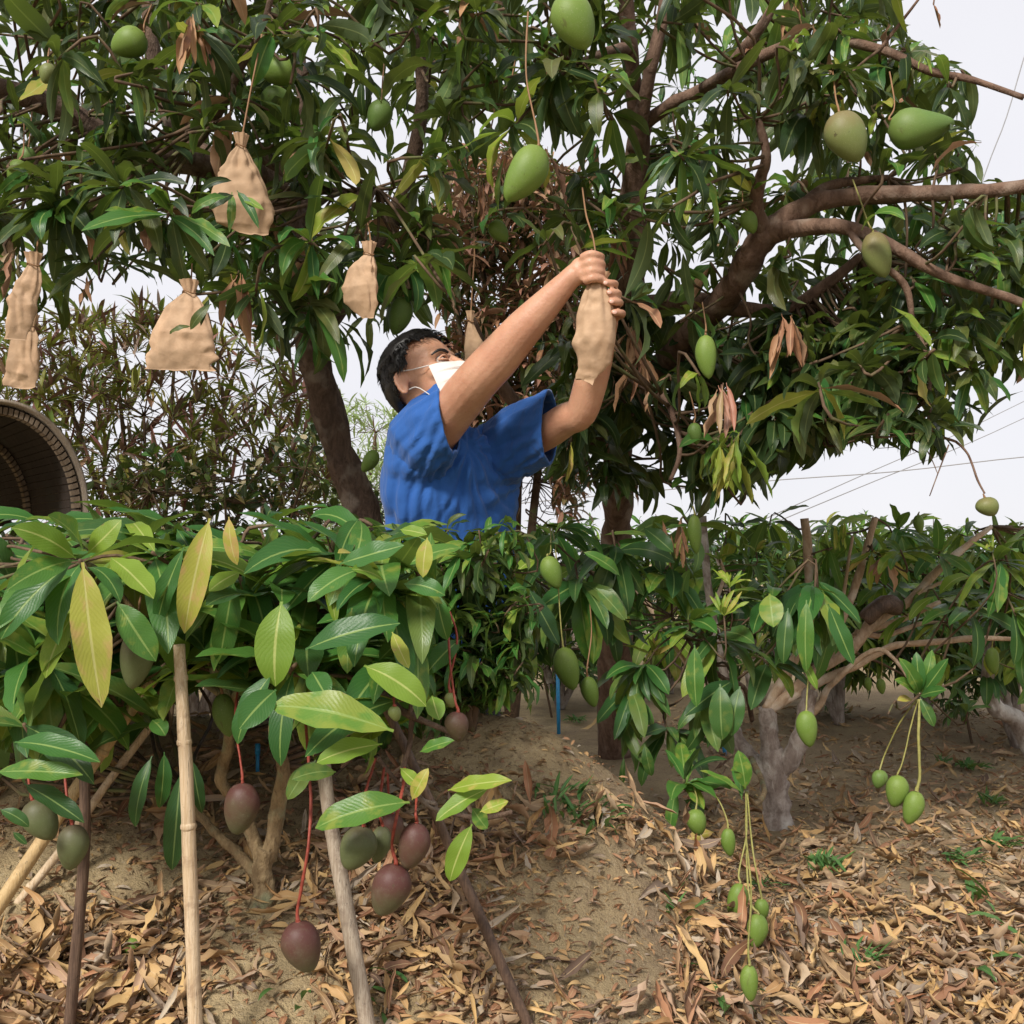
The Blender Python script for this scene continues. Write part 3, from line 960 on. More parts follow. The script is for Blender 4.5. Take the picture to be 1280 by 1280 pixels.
B_root, B_W = tall_tree('mango_tree', B_base, 'tall mango tree with wide spreading bare limbs in front of white sky', B_limbs, BARK_RED)
FB = Foliage(TOPZ + BRANCH_Z[:2])
B_POLY = [(590, -260), (1560, -260), (1560, 420), (1260, 470), (1210, 520), (1110, 520), (1060, 540), (990, 575), (950, 620), (890, 625), (690, 600), (720, 520), (760, 480), (700, 330), (560, 300), (545, 120)]
n = 0
while n < 370:
    px, py = random.uniform(545, 1540), random.uniform(-100, 620)
    if not inpoly(px, py, B_POLY) or (560 < px < 710 and 185 < py < 340 and random.random() < 0.85):
        continue
    n += 1
    d = random.choice([random.uniform(2.4, 2.9), random.uniform(2.7, 3.5), random.uniform(3.2, 4.6)])
    if 660 < px < 980 and py > 380:
        d = random.uniform(2.9, 4.4)
    c = P(px, py, d)
    ax = (rand_unit() + Vector((0, -0.35, 0.0))).normalized()
    before = len(FB.L)
    FB.whorl(c, ax, random.randint(8, 13), random.uniform(0.14, 0.20), cls_top + (['bright'] if random.random() < 0.25 else []) + (['yellow'] if random.random() < 0.35 else []) + (['dry'] if random.random() < 0.3 else []), T_TOP, sag=0.5)
    if len(FB.L) - before > 2:
        B_W.twig_to(c, ax)
for k in range(200):  # back layer kept to dark leaves, so the crown's interior shade is in their colour
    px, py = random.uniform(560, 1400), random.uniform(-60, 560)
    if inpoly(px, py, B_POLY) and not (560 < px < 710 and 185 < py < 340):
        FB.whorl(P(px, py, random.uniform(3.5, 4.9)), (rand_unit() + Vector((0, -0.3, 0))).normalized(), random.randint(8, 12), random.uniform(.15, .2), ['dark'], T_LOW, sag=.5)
for px, py, d, nn, cl, L in [(1035, 455, 2.9, 16, ['dark'], .22), (985, 470, 2.9, 15, ['dark'], .22), (1060, 430, 2.85, 14, ['dark', 'mid'], .2), (1010, 510, 3.0, 14, ['dark'], .2), (940, 500, 2.95, 13, ['dark', 'mid'], .2),
                          (900, 560, 2.8, 10, ['mid', 'bright', 'dark'], .17), (875, 470, 2.55, 9, ['mid', 'bright'], .14), (1160, 535, 2.6, 12, ['dark'], .15), (1172, 545, 2.58, 9, ['dark'], .14), (1140, 535, 2.62, 9, ['dark'], .14), (1185, 110, 2.55, 10, ['dark', 'mid'], .15), (1195, 165, 2.5, 6, ['dark'], .17),
                          (700, 90, 2.6, 13, ['dark'], .2), (680, 120, 2.7, 12, ['dark'], .2), (855, 200, 2.5, 11, ['dark', 'mid'], .2), (910, 120, 2.5, 12, ['dark'], .2), (560, 150, 2.7, 10, ['dark'], .2),
                          (640, 160, 2.6, 9, ['dark', 'bright'], .21), (760, 270, 2.7, 9, ['dark', 'mid'], .17), (1100, 420, 2.7, 13, ['dark'], .19), (1130, 470, 2.7, 11, ['dark'], .19), (1190, 330, 2.6, 12, ['dark', 'mid'], .18), (1240, 300, 2.6, 11, ['dark', 'mid'], .18),
                          ] + [(random.uniform(930, 1090), random.uniform(400, 560), random.uniform(2.8, 3.6), 13, ['dark'], .21) for _ in range(45)] + [(random.uniform(1080, 1290), random.uniform(240, 500), random.uniform(2.6, 3.4), 12, ['dark', 'dark', 'mid'], .19) for _ in range(45)] + [
                          (random.uniform(680, 930), random.uniform(380, 600), random.uniform(3.3, 4.3), 12, ['dark'], .2) for _ in range(45)] + [
                          (725, 420, 2.75, 8, ['mid', 'bright', 'mid'], .16), (1225, 400, 2.6, 8, ['dark'], .16), (1215, 470, 2.6, 8, ['dark', 'mid'], .15)]:
    c = P(px, py, d)
    ax = Vector((random.uniform(-.3, .3), -0.4, -0.45))
    FB.whorl(c, ax, nn, L, cl, T_TOP, spread=(30, 100), sag=0.5)
    B_W.twig_to(c, ax)
for px, py, d, nn, hh, cl in [(985, 400, 2.7, 9, .15, 'dry'), (905, 485, 2.5, 8, .12, 'pink'), (790, 410, 3.2, 9, .17, 'dry'), (800, 450, 3.1, 6, .16, 'dry'), (920, 545, 2.55, 8, .14, 'bright'), (905, 560, 2.6, 6, .13, 'yellow'),
                          (985, 5, 2.7, 2, .08, 'dry'), (1045, 60, 2.7, 4, .07, 'yellow'), (1165, 5, 2.6, 1, .06, 'dry'), (690, 190, 3.0, 2, .13, 'pink'), (760, 290, 3.2, 6, .14, 'dry'), (1180, 470, 2.6, 1, .09, 'yellow'), (1150, 70, 2.65, 2, .05, 'bright'), (705, 560, 2.9, 2, .1, 'yellow')]:
    for i in range(nn):
        b = P(px + random.uniform(-9, 9), py + random.uniform(-8, 8), d + random.uniform(-.06, .06))
        FB.add(frame(b, Vector((random.uniform(-.4, .4), random.uniform(-.3, .3), -1)), rand_unit() + Vector((0, -1, 0)), hh * random.uniform(.8, 1.3)), random.choice(T_HANG), cl, True)
B_W.done()
finish_foliage(FB, B_root)
# ------------------------------------------------------------------ bush of narrow reddish leaves, flowering bush, far trees
def bush(name, label, cat, base, poly, drange, n, L, classes, tpl, spread, nleaf, sag, stems, zones=None, keep=None, stem_mat=None, group=None, twigs=0.7):
    root = empty(name, base)
    tag(root, label, cat, group)
    W = Limbs(root, stem_mat or TWIG)
    if drange[0] < 3:
        W.block = [[(470, 655), (470, 480), (680, 480), (680, 655)]]
    for sp in stems:
        W.limb(sp, 'stem', 7, 0.15)
    fo = Foliage(zones, keep)
    xs = [p[0] for p in poly]
    ys = [p[1] for p in poly]
    k = 0
    while k < n:
        px, py = random.uniform(min(xs), max(xs)), random.uniform(min(ys), max(ys))
        if not inpoly(px, py, poly):
            continue
        k += 1
        c = P(px, py, random.uniform(*drange))
        ax = (rand_unit() + Vector((0, -0.2, 0.5))).normalized()
        fo.whorl(c, ax, random.randint(*nleaf), random.uniform(*L), classes, tpl, spread=spread, sag=sag)
        if random.random() < twigs:
            W.twig_to(c, ax, 0.0025)
    W.done()
    finish_foliage(fo, root, 0)
    return root

def gpoint(px, d):
    x = (px - 640) / F * d
    return Vector((x, d, zg(x, d)))

def stem_from(px, d, ends, r):
    b = gpoint(px, d)
    bx, by, bd = proj(b)
    out = []
    for (ex, ey) in ends:
        out.append([(bx, by, bd, r), (bx + (ex - bx) * .35 + random.uniform(-8, 8), by + (ey - by) * .45, bd, r * .75), (ex, ey, bd + random.uniform(-.25, .25), r * .35)])
    return out

bush('narrow_leaf_bush', 'tall bush of narrow olive and reddish leaves behind the curved awning', 'bush', gpoint(230, 5.0),
     [(-120, 640), (-120, 420), (60, 395), (130, 385), (230, 380), (330, 420), (380, 470), (420, 520), (410, 640)], (4.5, 5.6), 700, (.10, .17), ['nar1', 'nar1', 'nar3', 'nar2', 'nar2', 'nar1', 'nar4'], T_NARROW, (10, 85), (7, 12), 0.05,
     stem_from(200, 5.0, [(60, 430), (140, 400), (220, 420), (300, 440), (20, 520), (370, 500), (180, 520)], .02), twigs=.2)
bush('flowering_bush', 'dark green bush with small pale yellow flowers beside the leaning trunk', 'bush', gpoint(300, 4.2),
     [(100, 690), (110, 600), (190, 560), (300, 590), (400, 520), (440, 590), (520, 640), (500, 700)], (4.0, 4.6), 300, (.05, .075), ['dark', 'dark', 'dark', 'dark', 'mid', 'dark', 'dark', 'petal'], T_ROUND, (30, 100), (4, 7), 0.1,
     stem_from(300, 4.2, [(180, 590), (280, 600), (390, 560), (440, 610)], .012))
bush('pale_tree', 'pale green feathery tree seen far behind the leaning trunk', 'tree', gpoint(440, 11.0),
     [(380, 660), (370, 560), (390, 500), (450, 490), (500, 520), (520, 660)], (10.3, 11.6), 260, (.13, .22), ['pale'], T_NARROW, (40, 110), (6, 9), 0.1,
     stem_from(450, 11.0, [(420, 560), (470, 540)], .05))
bush('young_leaf_tree', 'tree with pinkish brown young leaves behind the hanging green mango', 'tree', gpoint(620, 5.6),
     [(545, 640), (560, 420), (530, 330), (540, 220), (590, 180), (660, 180), (720, 210), (760, 330), (720, 640)], (5.2, 6.4), 900, (.14, .19), ['pink', 'pink', 'pink', 'dark', 'dry', 'dark'], T_LOW, (30, 100), (6, 10), 0.4,
     stem_from(640, 5.6, [(600, 300), (660, 260), (700, 340), (570, 380)], .035), zones=[([(640, 660), (652, 600), (686, 600), (694, 660)], 99)])

# orchard trees behind the two small trees
def orchard_tree(px, d, top, bot, hw, n, classes, label, name='orchard_tree', tpl=T_LOW, L=(.17, .22)):
    b = gpoint(px, d)
    sc = F / d
    cy = (top + bot) / 2
    poly = [(px + hw * math.cos(a) * random.uniform(.85, 1.1), cy + (bot - top) / 2 * math.sin(a) * random.uniform(.9, 1.02)) for a in [i * 2 * math.pi / 14 for i in range(14)]]
    ends = [(px + random.uniform(-.7, .7) * hw, cy + random.uniform(-.4, .2) * (bot - top)) for _ in range(5)]
    dep = hw / sc
    return bush(name, label, 'tree', b, poly, (d - dep * .8, d + dep * .8), n, L, classes, tpl, (40, 110), (7, 11), 0.5, stem_from(px, d, ends, .03), stem_mat=BARK_GREY, keep=lambda x, y, dd: y > 630 + 24 * noise.noise(Vector((x * .03, dd, 0))), group='orchard trees in the rows behind')

mix_bg = ['mid', 'mid', 'dark', 'dark', 'mid']
far_lab = 'leafy green mango tree in the rows behind the small fruiting trees'
for args in [(700, 6.5, 655, 850, 90, 90, mix_bg, 'orchard mango tree behind the blue riser pipe and hanging pale mangoes'), (835, 7.2, 650, 850, 85, 100, mix_bg, far_lab), (940, 6.6, 655, 850, 80, 100, mix_bg, far_lab),
             (1045, 5.9, 648, 850, 95, 130, mix_bg + ['bright'], 'orchard mango tree with lighter leaves behind the upright pale branches'), (1150, 6.2, 652, 850, 90, 130, mix_bg, 'orchard mango tree behind the fan of bare slanting branches'), (1265, 5.2, 648, 850, 110, 130, mix_bg, 'orchard mango tree directly behind the crooked pale trunk'), (1400, 5.5, 648, 850, 110, 90, mix_bg, far_lab),
             (40, 5.4, 645, 880, 120, 70, mix_bg, far_lab), (250, 5.6, 645, 880, 120, 70, mix_bg, far_lab), (430, 5.8, 645, 880, 110, 70, mix_bg, far_lab)]:  # left-hand trees: unseen, added to block light gaps behind the propped tree's foliage
    orchard_tree(*args)
for k in range(17):
    orchard_tree(-150 + k * 95 + random.uniform(-25, 25), random.uniform(9.5, 13), random.uniform(640, 655), 795, 85, 60, ['dark', 'mid', 'mid'], far_lab)

bush('young_mango_tree', 'dense young mango tree with small dark leaves on the crest of the bank', 'tree', gpoint(590, 2.40),
     [(462, 665), (660, 660), (676, 760), (660, 850), (612, 893), (560, 895), (470, 885)], (2.26, 2.46), 190, (.085, .12), ['mid', 'mid', 'dark', 'mid', 'dark'], T_TOP, (40, 110), (7, 10), 0.6,
     stem_from(590, 2.40, [(520, 740), (570, 720), (620, 740), (600, 800)], .012), keep=lambda x, y, d: y > 640 and y < 897 + (30 if x < 560 else 0) and (x < 672))

# ------------------------------------------------------------------ the curved awning at the left edge
def awning():
    c0 = P(-8, 642, 3.3)
    base = Vector((c0.x, c0.y, 0))
    root = empty('curved_awning', base)
    tag(root, 'dark curved wooden awning with toothed pale ribs in front of the bush', 'awning')
    ax = Vector((-0.80, 1, 0.02)).normalized()
    rx, rz = 105 * S(3.3), 140 * S(3.3)
    sx = Vector((1, 0.25, 0)).normalized()
    def pt(a, t, k=1.0):
        return c0 + ax * t + sx * (rx * k * math.cos(a)) + Vector((0, 0, rz * k * math.sin(a)))
    def block(a0, a1, t0, t1, k0, k1, name, m):
        mb = MB()
        vs = [pt(a, t, k) for t in (t0, t1) for a in (a0, a1) for k in (k0, k1)]
        mb.add(vs, [(0, 1, 3, 2), (4, 6, 7, 5), (0, 4, 5, 1), (2, 3, 7, 6), (0, 2, 6, 4), (1, 5, 7, 3)])
        return mb.build(name, m, root, smooth=False)
    A0, A1, ns = 0.0, math.pi, 40
    for i in range(ns):
        a0, a1 = A0 + (A1 - A0) * i / ns, A0 + (A1 - A0) * (i + 0.94) / ns
        k = 0.97 + random.uniform(-.006, .006)
        block(a0, a1, 0.02, 2.3, k, k + .012, 'slat', AWN_DARK)
    for t0 in (0.0, 0.75, 1.5):
        for i in range(48):
            a0, a1 = A0 + (A1 - A0) * i / 48, A0 + (A1 - A0) * (i + 0.72) / 48
            block(a0, a1, t0, t0 + .055, .90, .962, 'rib_block', AWN_RIB)
    mb = MB()
    for j in range(2):
        for i in range(ns + 1):
            mb.v.append(pt(A0 + (A1 - A0) * i / ns, -.04 if j == 0 else 2.34, .992))
    for j in range(2):
        for i in range(ns + 1):
            mb.v.append(pt(A0 + (A1 - A0) * i / ns, -.04 if j == 0 else 2.34, 1.02))
    m1 = ns + 1
    for i in range(ns):
        mb.f += [(i, i + 1, m1 + i + 1, m1 + i), (2 * m1 + i, 3 * m1 + i, 3 * m1 + i + 1, 2 * m1 + i + 1), (i, 2 * m1 + i, 2 * m1 + i + 1, i + 1)]
    mb.build('roof_skin', WOOD_GREY, root)
    # closed back and posts
    mb = MB()
    mb.v = [pt(0, 2.3, 0)] + [pt(A0 + (A1 - A0) * i / ns, 2.3, .96) for i in range(ns + 1)]
    mb.f = [(0, i + 1, i + 2) for i in range(ns)]
    mb.build('back_board', AWN_DARK, root)
    for t in (0.02, 2.2):
        for a in (0, math.pi):
            p = pt(a, t, .93)
            q = Vector((p.x, p.y, -0.05))
            mb = MB()
            tube(mb, [p, q], [.03, .03], 8, 1)
            mb.build('post', AWN_RIB, root)
    mb = MB()
    tube(mb, [pt(0, 1.1, .93), pt(math.pi, 1.1, .93)], [.03, .03], 8, 1)
    mb.build('tie_beam', AWN_DARK, root)
awning()

# overhead cables
CABLE = simple_material('cable_grey', (0.30, 0.30, 0.31), 0.6, 0.3)
for i, (a, b, lab) in enumerate([((975, 640, 14), (1330, 478, 22), 'thin grey overhead cable, topmost of the rising pair right of the tree'), ((1000, 640, 14), (1340, 496, 22), 'thin grey overhead cable, lower of the rising pair right of the tree'),
                          ((900, 606, 16), (1330, 566, 16), 'thin overhead cable running nearly level under the leaves'), ((1226, 232, 6), (1290, 40, 6), 'steep thin wire beside the leafy branch tip in the sky')]):
    mb = MB()
    pa, pb = P(*a), P(*b)
    pa2, pb2 = pa + (pa - pb) * 1.5, pb + (pb - pa) * 1.5
    mid = (pa2 + pb2) / 2 - Vector((0, 0, 0.05))
    tube(mb, [pa2, pa, mid, pb, pb2], [.0006 * a[2]] * 5, 5, 4)
    tag(mb.build('overhead_cable', CABLE, None, pa), lab, 'cable')
# ------------------------------------------------------------------ small tree on the bank with purple mangoes
C_base = G(330, 1124)
C_root = empty('small_mango_tree', C_base)
tag(C_root, 'small mango tree propped with poles, bearing dusky purple mangoes on the bank', 'tree')
C_W = Limbs(C_root, BARK_TAN)
C_W.block = [[(470, 655), (470, 480), (680, 480), (680, 655)]]
db = proj(C_base)[2]
C_limbs = [
    ([(331, 1132, db, .030), (331, 1108, db, .022), (328, 1088, db, .020), (334, 1060, db, .018)], 'trunk'),
    ([(334, 1075, db, .017), (346, 1020, db, .0150), (354, 965, db - .02, .0140), (345, 925, db - .03, .0125), (352, 880, db - .05, .011), (372, 820, db - .08, .010), (400, 740, db - .1, .008), (420, 670, db - .1, .006)], 'branch'),
    ([(328, 1090, db, .016), (316, 1045, db + .02, .0135), (296, 1000, db + .03, .0125), (276, 975, db + .03, .012), (286, 930, db + .02, .0115), (290, 880, db, .012), (275, 850, db, .012), (262, 815, db - .02, .011), (248, 760, db - .04, .009), (250, 690, db - .05, .006)], 'branch'),
    ([(324, 1098, db, .013), (300, 1070, db + .02, .0105), (268, 1040, db + .03, .0095), (248, 1015, db + .05, .0085), (235, 990, db + .06, .007)], 'branch'),
    ([(282, 872, db, .008), (250, 850, db - .03, .007), (215, 825, db - .06, .0065), (180, 780, db - .1, .006), (130, 720, db - .15, .0055), (102, 702, db - .2, .005)], 'branch'),
    ([(345, 925, db - .03, .009), (400, 860, db - .12, .008), (455, 850, db - .2, .0075), (490, 880, db - .24, .007), (515, 895, db - .26, .0065), (550, 910, db - .28, .0045), (576, 922, db - .29, .0035)], 'branch'),
    ([(515, 896, db - .26, .005), (512, 930, db - .26, .0045), (505, 965, db - .27, .0045), (520, 990, db - .28, .0045), (545, 1012, db - .28, .004), (600, 1022, db - .3, .004), (640, 1015, db - .32, .0035)], 'branch'),
    ([(490, 728, db - .15, .006), (505, 770, db - .2, .0058), (516, 820, db - .22, .0055), (518, 860, db - .24, .005), (512, 893, db - .26, .005)], 'branch'),
    ([(290, 880, db, .007), (305, 830, db - .05, .006), (300, 770, db - .08, .005), (315, 715, db - .1, .004)], 'branch'),
    ([(372, 820, db - .08, .007), (352, 745, db - .1, .006), (350, 712, db - .12, .005), (385, 680, db - .14, .004), (412, 650, db - .15, .003)], 'branch'),
    ([(470, 945, db - .2, .0045), (490, 970, db - .24, .004), (515, 995, db - .27, .004), (545, 1005, db - .28, .003)], 'branch'),
]
for sp, nm in C_limbs:
    C_W.limb(sp, nm, 11, 0.42, BARK if sp[-1][1] in (922, 1015, 893, 1005, 650) else None)
LL_GAP = [(236, 876), (300, 868), (345, 905), (350, 960), (430, 960), (470, 985), (400, 1010), (400, 1300), (-60, 1300), (-60, 1040), (110, 1040), (140, 960), (200, 905)]
LL_R = [(556, 760), (556, 905), (480, 935), (470, 1300), (720, 1300), (720, 646), (600, 646)]
LL_M = [(box(172, 825, 19, 36), 1.75), (box(280, 893, 14, 26), 1.9), (box(303, 1010, 24, 36), 1.8), ([(216, 805), (234, 805), (242, 960), (226, 960)], 1.72)]
def ll_keep(x, y, d):
    return y > (645 if 465 < x < 660 else 630 + 26 * noise.noise(Vector((x * .022, 3.3, 0)))) and y < 985 and x < 640
FC = Foliage([(LL_GAP, 9), (LL_R, 9)] + LL_M, ll_keep)
n = 0
while n < 165:
    px, py = random.uniform(-260, 545), random.uniform(655, 905)
    n += 1
    d = random.uniform(1.72, 2.42)
    c = P(px, py, d)
    ax = (rand_unit() + Vector((0, -0.4, 0.3))).normalized()
    b4 = len(FC.L)
    FC.whorl(c, ax, random.randint(7, 11), random.uniform(0.17, 0.23), ['mid', 'mid', 'mid', 'deep', 'mid'] + (['bright'] if random.random() < .4 else []), T_BIG, sag=0.45)
    if len(FC.L) - b4 > 2:
        C_W.twig_to(c, ax)
for px, py, d, nn, cl in [(100, 700, 1.62, 11, ['mid', 'bright', 'mid']), (300, 712, 1.75, 10, ['mid', 'bright']), (480, 722, 1.68, 11, ['mid', 'bright', 'mid']), (420, 690, 1.72, 10, ['mid', 'bright']), (30, 905, 1.6, 8, ['deep', 'mid']),
                      (370, 830, 1.66, 8, ['mid']), (190, 690, 1.7, 9, ['mid', 'bright']), (520, 800, 1.75, 8, ['mid']), (200, 900, 1.75, 9, ['deep', 'deep', 'mid']), (500, 870, 1.66, 6, ['mid', 'yellow', 'bright']), (60, 830, 1.7, 9, ['deep', 'mid'])]:
    c = P(px, py, d)
    ax = Vector((random.uniform(-.3, .3), -0.6, 0.35))
    FC.whorl(c, ax, nn, .2, cl, T_BIG, spread=(45, 105), sag=0.4)
    C_W.twig_to(c, ax)
D1 = 1.55
for b, t, w, cl, roll in [
    ((103, 703, D1), (130, 884, D1 - .06), 52, 'yellow', 0), ((98, 760, D1 + .05), (58, 848, D1), 32, 'bright', .3), ((138, 697, D1), (193, 748, D1 - .05), 40, 'bright', -.2), ((146, 752, D1 + .02), (196, 826, D1 + .02), 40, 'mid', .2),
    ((92, 700, D1), (10, 740, D1 - .1), 40, 'mid', 0), ((90, 704, D1), (2, 800, D1 - .05), 42, 'mid', .2), ((95, 698, D1), (14, 662, D1 - .08), 45, 'bright', 0), ((110, 692, D1), (150, 648, D1), 38, 'bright', 0), ((104, 690, D1), (60, 645, D1 - .1), 36, 'mid', .2),
    ((262, 648, 1.6), (232, 792, 1.57), 38, 'yellow', 0), ((286, 646, 1.6), (298, 706, 1.6), 22, 'yellow', .5), ((230, 684, 1.62), (197, 785, 1.62), 28, 'mid', .3), ((300, 715, 1.65), (262, 740, 1.6), 26, 'bright', 0), ((292, 725, 1.66), (275, 830, 1.66), 34, 'mid', -.2),
    ((382, 812, 1.5), (500, 778, 1.5), 44, 'mid', 0), ((492, 914, 1.46), (338, 884, 1.48), 56, 'mid', .1), ((455, 832, 1.5), (532, 884, 1.48), 42, 'bright', 0), ((352, 752, 1.55), (346, 858, 1.52), 54, 'bright', .2), ((478, 930, 1.5), (396, 954, 1.5), 34, 'bright', .1),
    ((512, 1003, 1.48), (394, 1034, 1.46), 44, 'mid', 0), ((450, 712, 1.55), (384, 752, 1.5), 36, 'mid', .2), ((425, 705, 1.56), (505, 680, 1.54), 36, 'mid', 0), ((480, 725, 1.58), (440, 712, 1.53), 28, 'bright', .3), ((505, 730, 1.6), (556, 745, 1.58), 28, 'mid', 0),
    ((440, 760, 1.58), (435, 842, 1.55), 30, 'mid', .1), ((345, 862, 1.5), (300, 912, 1.45), 40, 'mid', -.2), ((340, 842, 1.52), (296, 930, 1.5), 34, 'mid', .3), ((390, 840, 1.54), (410, 872, 1.5), 34, 'mid', 0),
    ((18, 928, 1.5), (126, 952, 1.47), 34, 'mid', 0), ((-5, 965, 1.5), (104, 968, 1.48), 30, 'mid', .1), ((30, 980, 1.52), (106, 1028, 1.5), 28, 'deep', 0), ((0, 1012, 1.5), (36, 1034, 1.5), 18, 'deep', 0), ((16, 1040, 1.5), (34, 1055, 1.5), 10, 'deep', 0),
    ((226, 965, 1.68), (214, 1088, 1.66), 30, 'deep', 0), ((190, 945, 1.7), (170, 1034, 1.68), 22, 'deep', .3), ((205, 940, 1.7), (200, 1010, 1.7), 22, 'mid', -.3), ((240, 950, 1.7), (254, 1016, 1.7), 22, 'deep', 0), ((190, 900, 1.7), (206, 920, 1.68), 24, 'mid', 0),
    ((560, 988, 1.5), (640, 975, 1.46), 24, 'bright', 0), ((612, 985, 1.5), (545, 1027, 1.48), 26, 'bright', .2), ((590, 1030, 1.5), (563, 1102, 1.5), 30, 'bright', 0), ((600, 1015, 1.48), (635, 1000, 1.48), 22, 'bright', 0), ((590, 1010, 1.5), (610, 1035, 1.5), 24, 'mid', 0),
    ((525, 940, 1.52), (568, 925, 1.5), 18, 'mid', 0), ((540, 870, 1.55), (550, 900, 1.52), 26, 'bright', 0), ((500, 960, 1.52), (530, 985, 1.5), 22, 'bright', 0), ((490, 790, 1.56), (512, 835, 1.54), 22, 'yellow', 0), ((534, 672, 1.6), (530, 722, 1.58), 24, 'yellow', 0), ((500, 662, 1.62), (534, 668, 1.6), 18, 'bright', 0),
    ((515, 1000, 1.5), (535, 960, 1.5), 20, 'bright', 0), ((575, 800, 1.75), (530, 845, 1.7), 30, 'mid', 0), ((545, 740, 1.7), (560, 800, 1.7), 26, 'mid', .2), ((555, 738, 1.6), (520, 745, 1.58), 16, 'bright', 0),
    ((420, 965, 1.55), (365, 975, 1.5), 26, 'deep', 0), ((395, 950, 1.56), (360, 1000, 1.55), 26, 'deep', 0)]:
    FC.hero(b, t, w, cl, roll)
C_W.done()
finish_foliage(FC, C_root)

# ------------------------------------------------------------------ small tree with pale trunk and green mangoes
D_base = G(972, 1034)
D_root = empty('small_mango_tree', D_base)
tag(D_root, 'small mango tree with short pale grey trunk and long stalks of green mangoes', 'tree')
D_W = Limbs(D_root, BARK_GREY)
dd = proj(D_base)[2]
for sp, nm, mt in [
    ([(972, 1042, dd, .064), (971, 1015, dd, .052), (968, 985, dd, .050), (968, 960, dd, .050), (966, 935, dd, .034)], 'trunk', None),
    ([(962, 962, dd, .036), (962, 930, dd, .034), (960, 900, dd, .032), (958, 884, dd, .030)], 'branch', None),
    ([(966, 970, dd, .036), (990, 945, dd - .02, .036), (1003, 910, dd - .04, .030), (1010, 875, dd - .05, .028), (1014, 862, dd - .05, .024)], 'branch', None),
    ([(960, 965, dd, .030), (938, 945, dd + .05, .028), (922, 925, dd + .08, .026), (915, 900, dd + .1, .024)], 'branch', None),
    ([(958, 890, dd, .022), (990, 865, dd - .02, .020), (1020, 838, dd, .020), (1060, 815, dd + .02, .019), (1095, 778, dd + .05, .018), (1140, 748, dd + .05, .017), (1170, 715, dd + .05, .015), (1205, 685, dd + .05, .012), (1240, 658, dd + .05, .008)], 'branch', BARK_PALE),
    ([(955, 890, dd + .02, .016), (1000, 862, dd + .05, .015), (1060, 800, dd + .1, .014), (1125, 775, dd + .1, .012), (1175, 752, dd + .1, .007)], 'branch', BARK_PALE),
    ([(960, 888, dd, .016), (1030, 850, dd - .05, .015), (1075, 830, dd - .08, .013), (1115, 808, dd - .1, .012), (1165, 803, dd - .12, .011), (1215, 798, dd - .15, .010), (1275, 799, dd - .2, .006)], 'branch', BARK_PALE),
    ([(1012, 895, dd - .03, .015), (1025, 880, dd - .06, .013), (1040, 855, dd - .1, .011), (1100, 812, dd - .2, .008), (1150, 868, dd - .4, .006)], 'branch', BARK_PALE),
    ([(1070, 790, dd + .08, .012), (1105, 795, dd + .1, .010), (1150, 780, dd + .1, .008), (1180, 778, dd + .1, .005)], 'branch', BARK_PALE),
    ([(1065, 812, dd + .02, .020), (1085, 785, dd + .03, .021), (1098, 764, dd + .03, .022), (1102, 758, dd + .03, .018)], 'branch', BARK_PALE),
    ([(1140, 748, dd + .05, .008), (1180, 727, dd + .02, .006), (1222, 721, dd, .005)], 'branch', BARK_PALE),
    ([(915, 902, dd + .1, .020), (905, 840, dd + .1, .018), (895, 790, dd + .08, .017), (886, 740, dd + .05, .015), (878, 645, dd + .05, .013)], 'branch', BARK_GREY),
    ([(915, 902, dd + .1, .018), (880, 860, dd + .12, .015), (850, 815, dd + .1, .013), (820, 770, dd + .1, .011), (795, 735, dd + .1, .008)], 'branch', BARK_PALE),
    ([(958, 886, dd, .020), (990, 830, dd - .02, .019), (1010, 780, dd, .019), (1012, 720, dd, .018), (1006, 648, dd, .016)], 'branch', BARK_PALE),
    ([(1020, 838, dd, .016), (1045, 790, dd, .016), (1065, 745, dd, .015), (1082, 690, dd, .013), (1094, 647, dd, .012)], 'branch', BARK_PALE),
    ([(1050, 780, dd, .007), (1058, 720, dd, .006), (1066, 670, dd, .005)], 'branch', BARK_PALE),
    ([(890, 760, dd + .05, .008), (905, 720, dd + .05, .007), (895, 690, dd + .05, .005)], 'branch', BARK_PALE),
    ([(940, 900, dd - .05, .009), (930, 860, dd - .3, .008), (900, 845, dd - .4, .007), (860, 800, dd - .5, .006), (840, 770, dd - .5, .004)], 'branch', BARK),
    ([(938, 945, dd + .05, .012), (955, 985, dd - .3, .009), (945, 1005, dd - .7, .007), (933, 990, 2.45, .005)], 'branch', BARK_TAN),
]:
    D_W.limb(sp, nm, 11, 0.34, mt)
mb = MB()
tube(mb, [P(1080, 775, dd - .02), P(1105, 755, dd - .03), P(1122, 760, dd)], [.026, .036, .03], 10, 4, .3, 3)
mb.build('branch_stub', WOOD_DARK, D_root)
LR_GAP = [(640, 1300), (640, 880), (735, 890), (760, 965), (830, 1000), (830, 1055), (990, 1060), (985, 880), (1040, 850), (1060, 830), (1100, 850), (1230, 905), (1300, 880), (1300, 1300)]
LR_M = [(box(707, 836, 16, 30), 3.1), (box(736, 865, 11, 22), 3.1), (box(1008, 911, 14, 26), 3.2), (box(690, 716, 12, 24), 3.1), ([(915, 890), (1010, 890), (990, 1040), (940, 1040)], 3.6),
        ([(868, 640), (888, 640), (900, 745), (882, 745)], 3.75), ([(994, 640), (1018, 640), (1024, 725), (1004, 725)], 3.7), ([(1082, 640), (1104, 640), (1078, 760), (1054, 760)], 3.7),
        ([(1060, 830), (1090, 770), (1240, 650), (1250, 668), (1120, 780), (1280, 790), (1280, 806), (1110, 822)], 3.55)]
def lr_keep(x, y, d):
    return y > (644 if x < 668 else 634 + 22 * noise.noise(Vector((x * .022, 8.3, 0)))) and x > 636
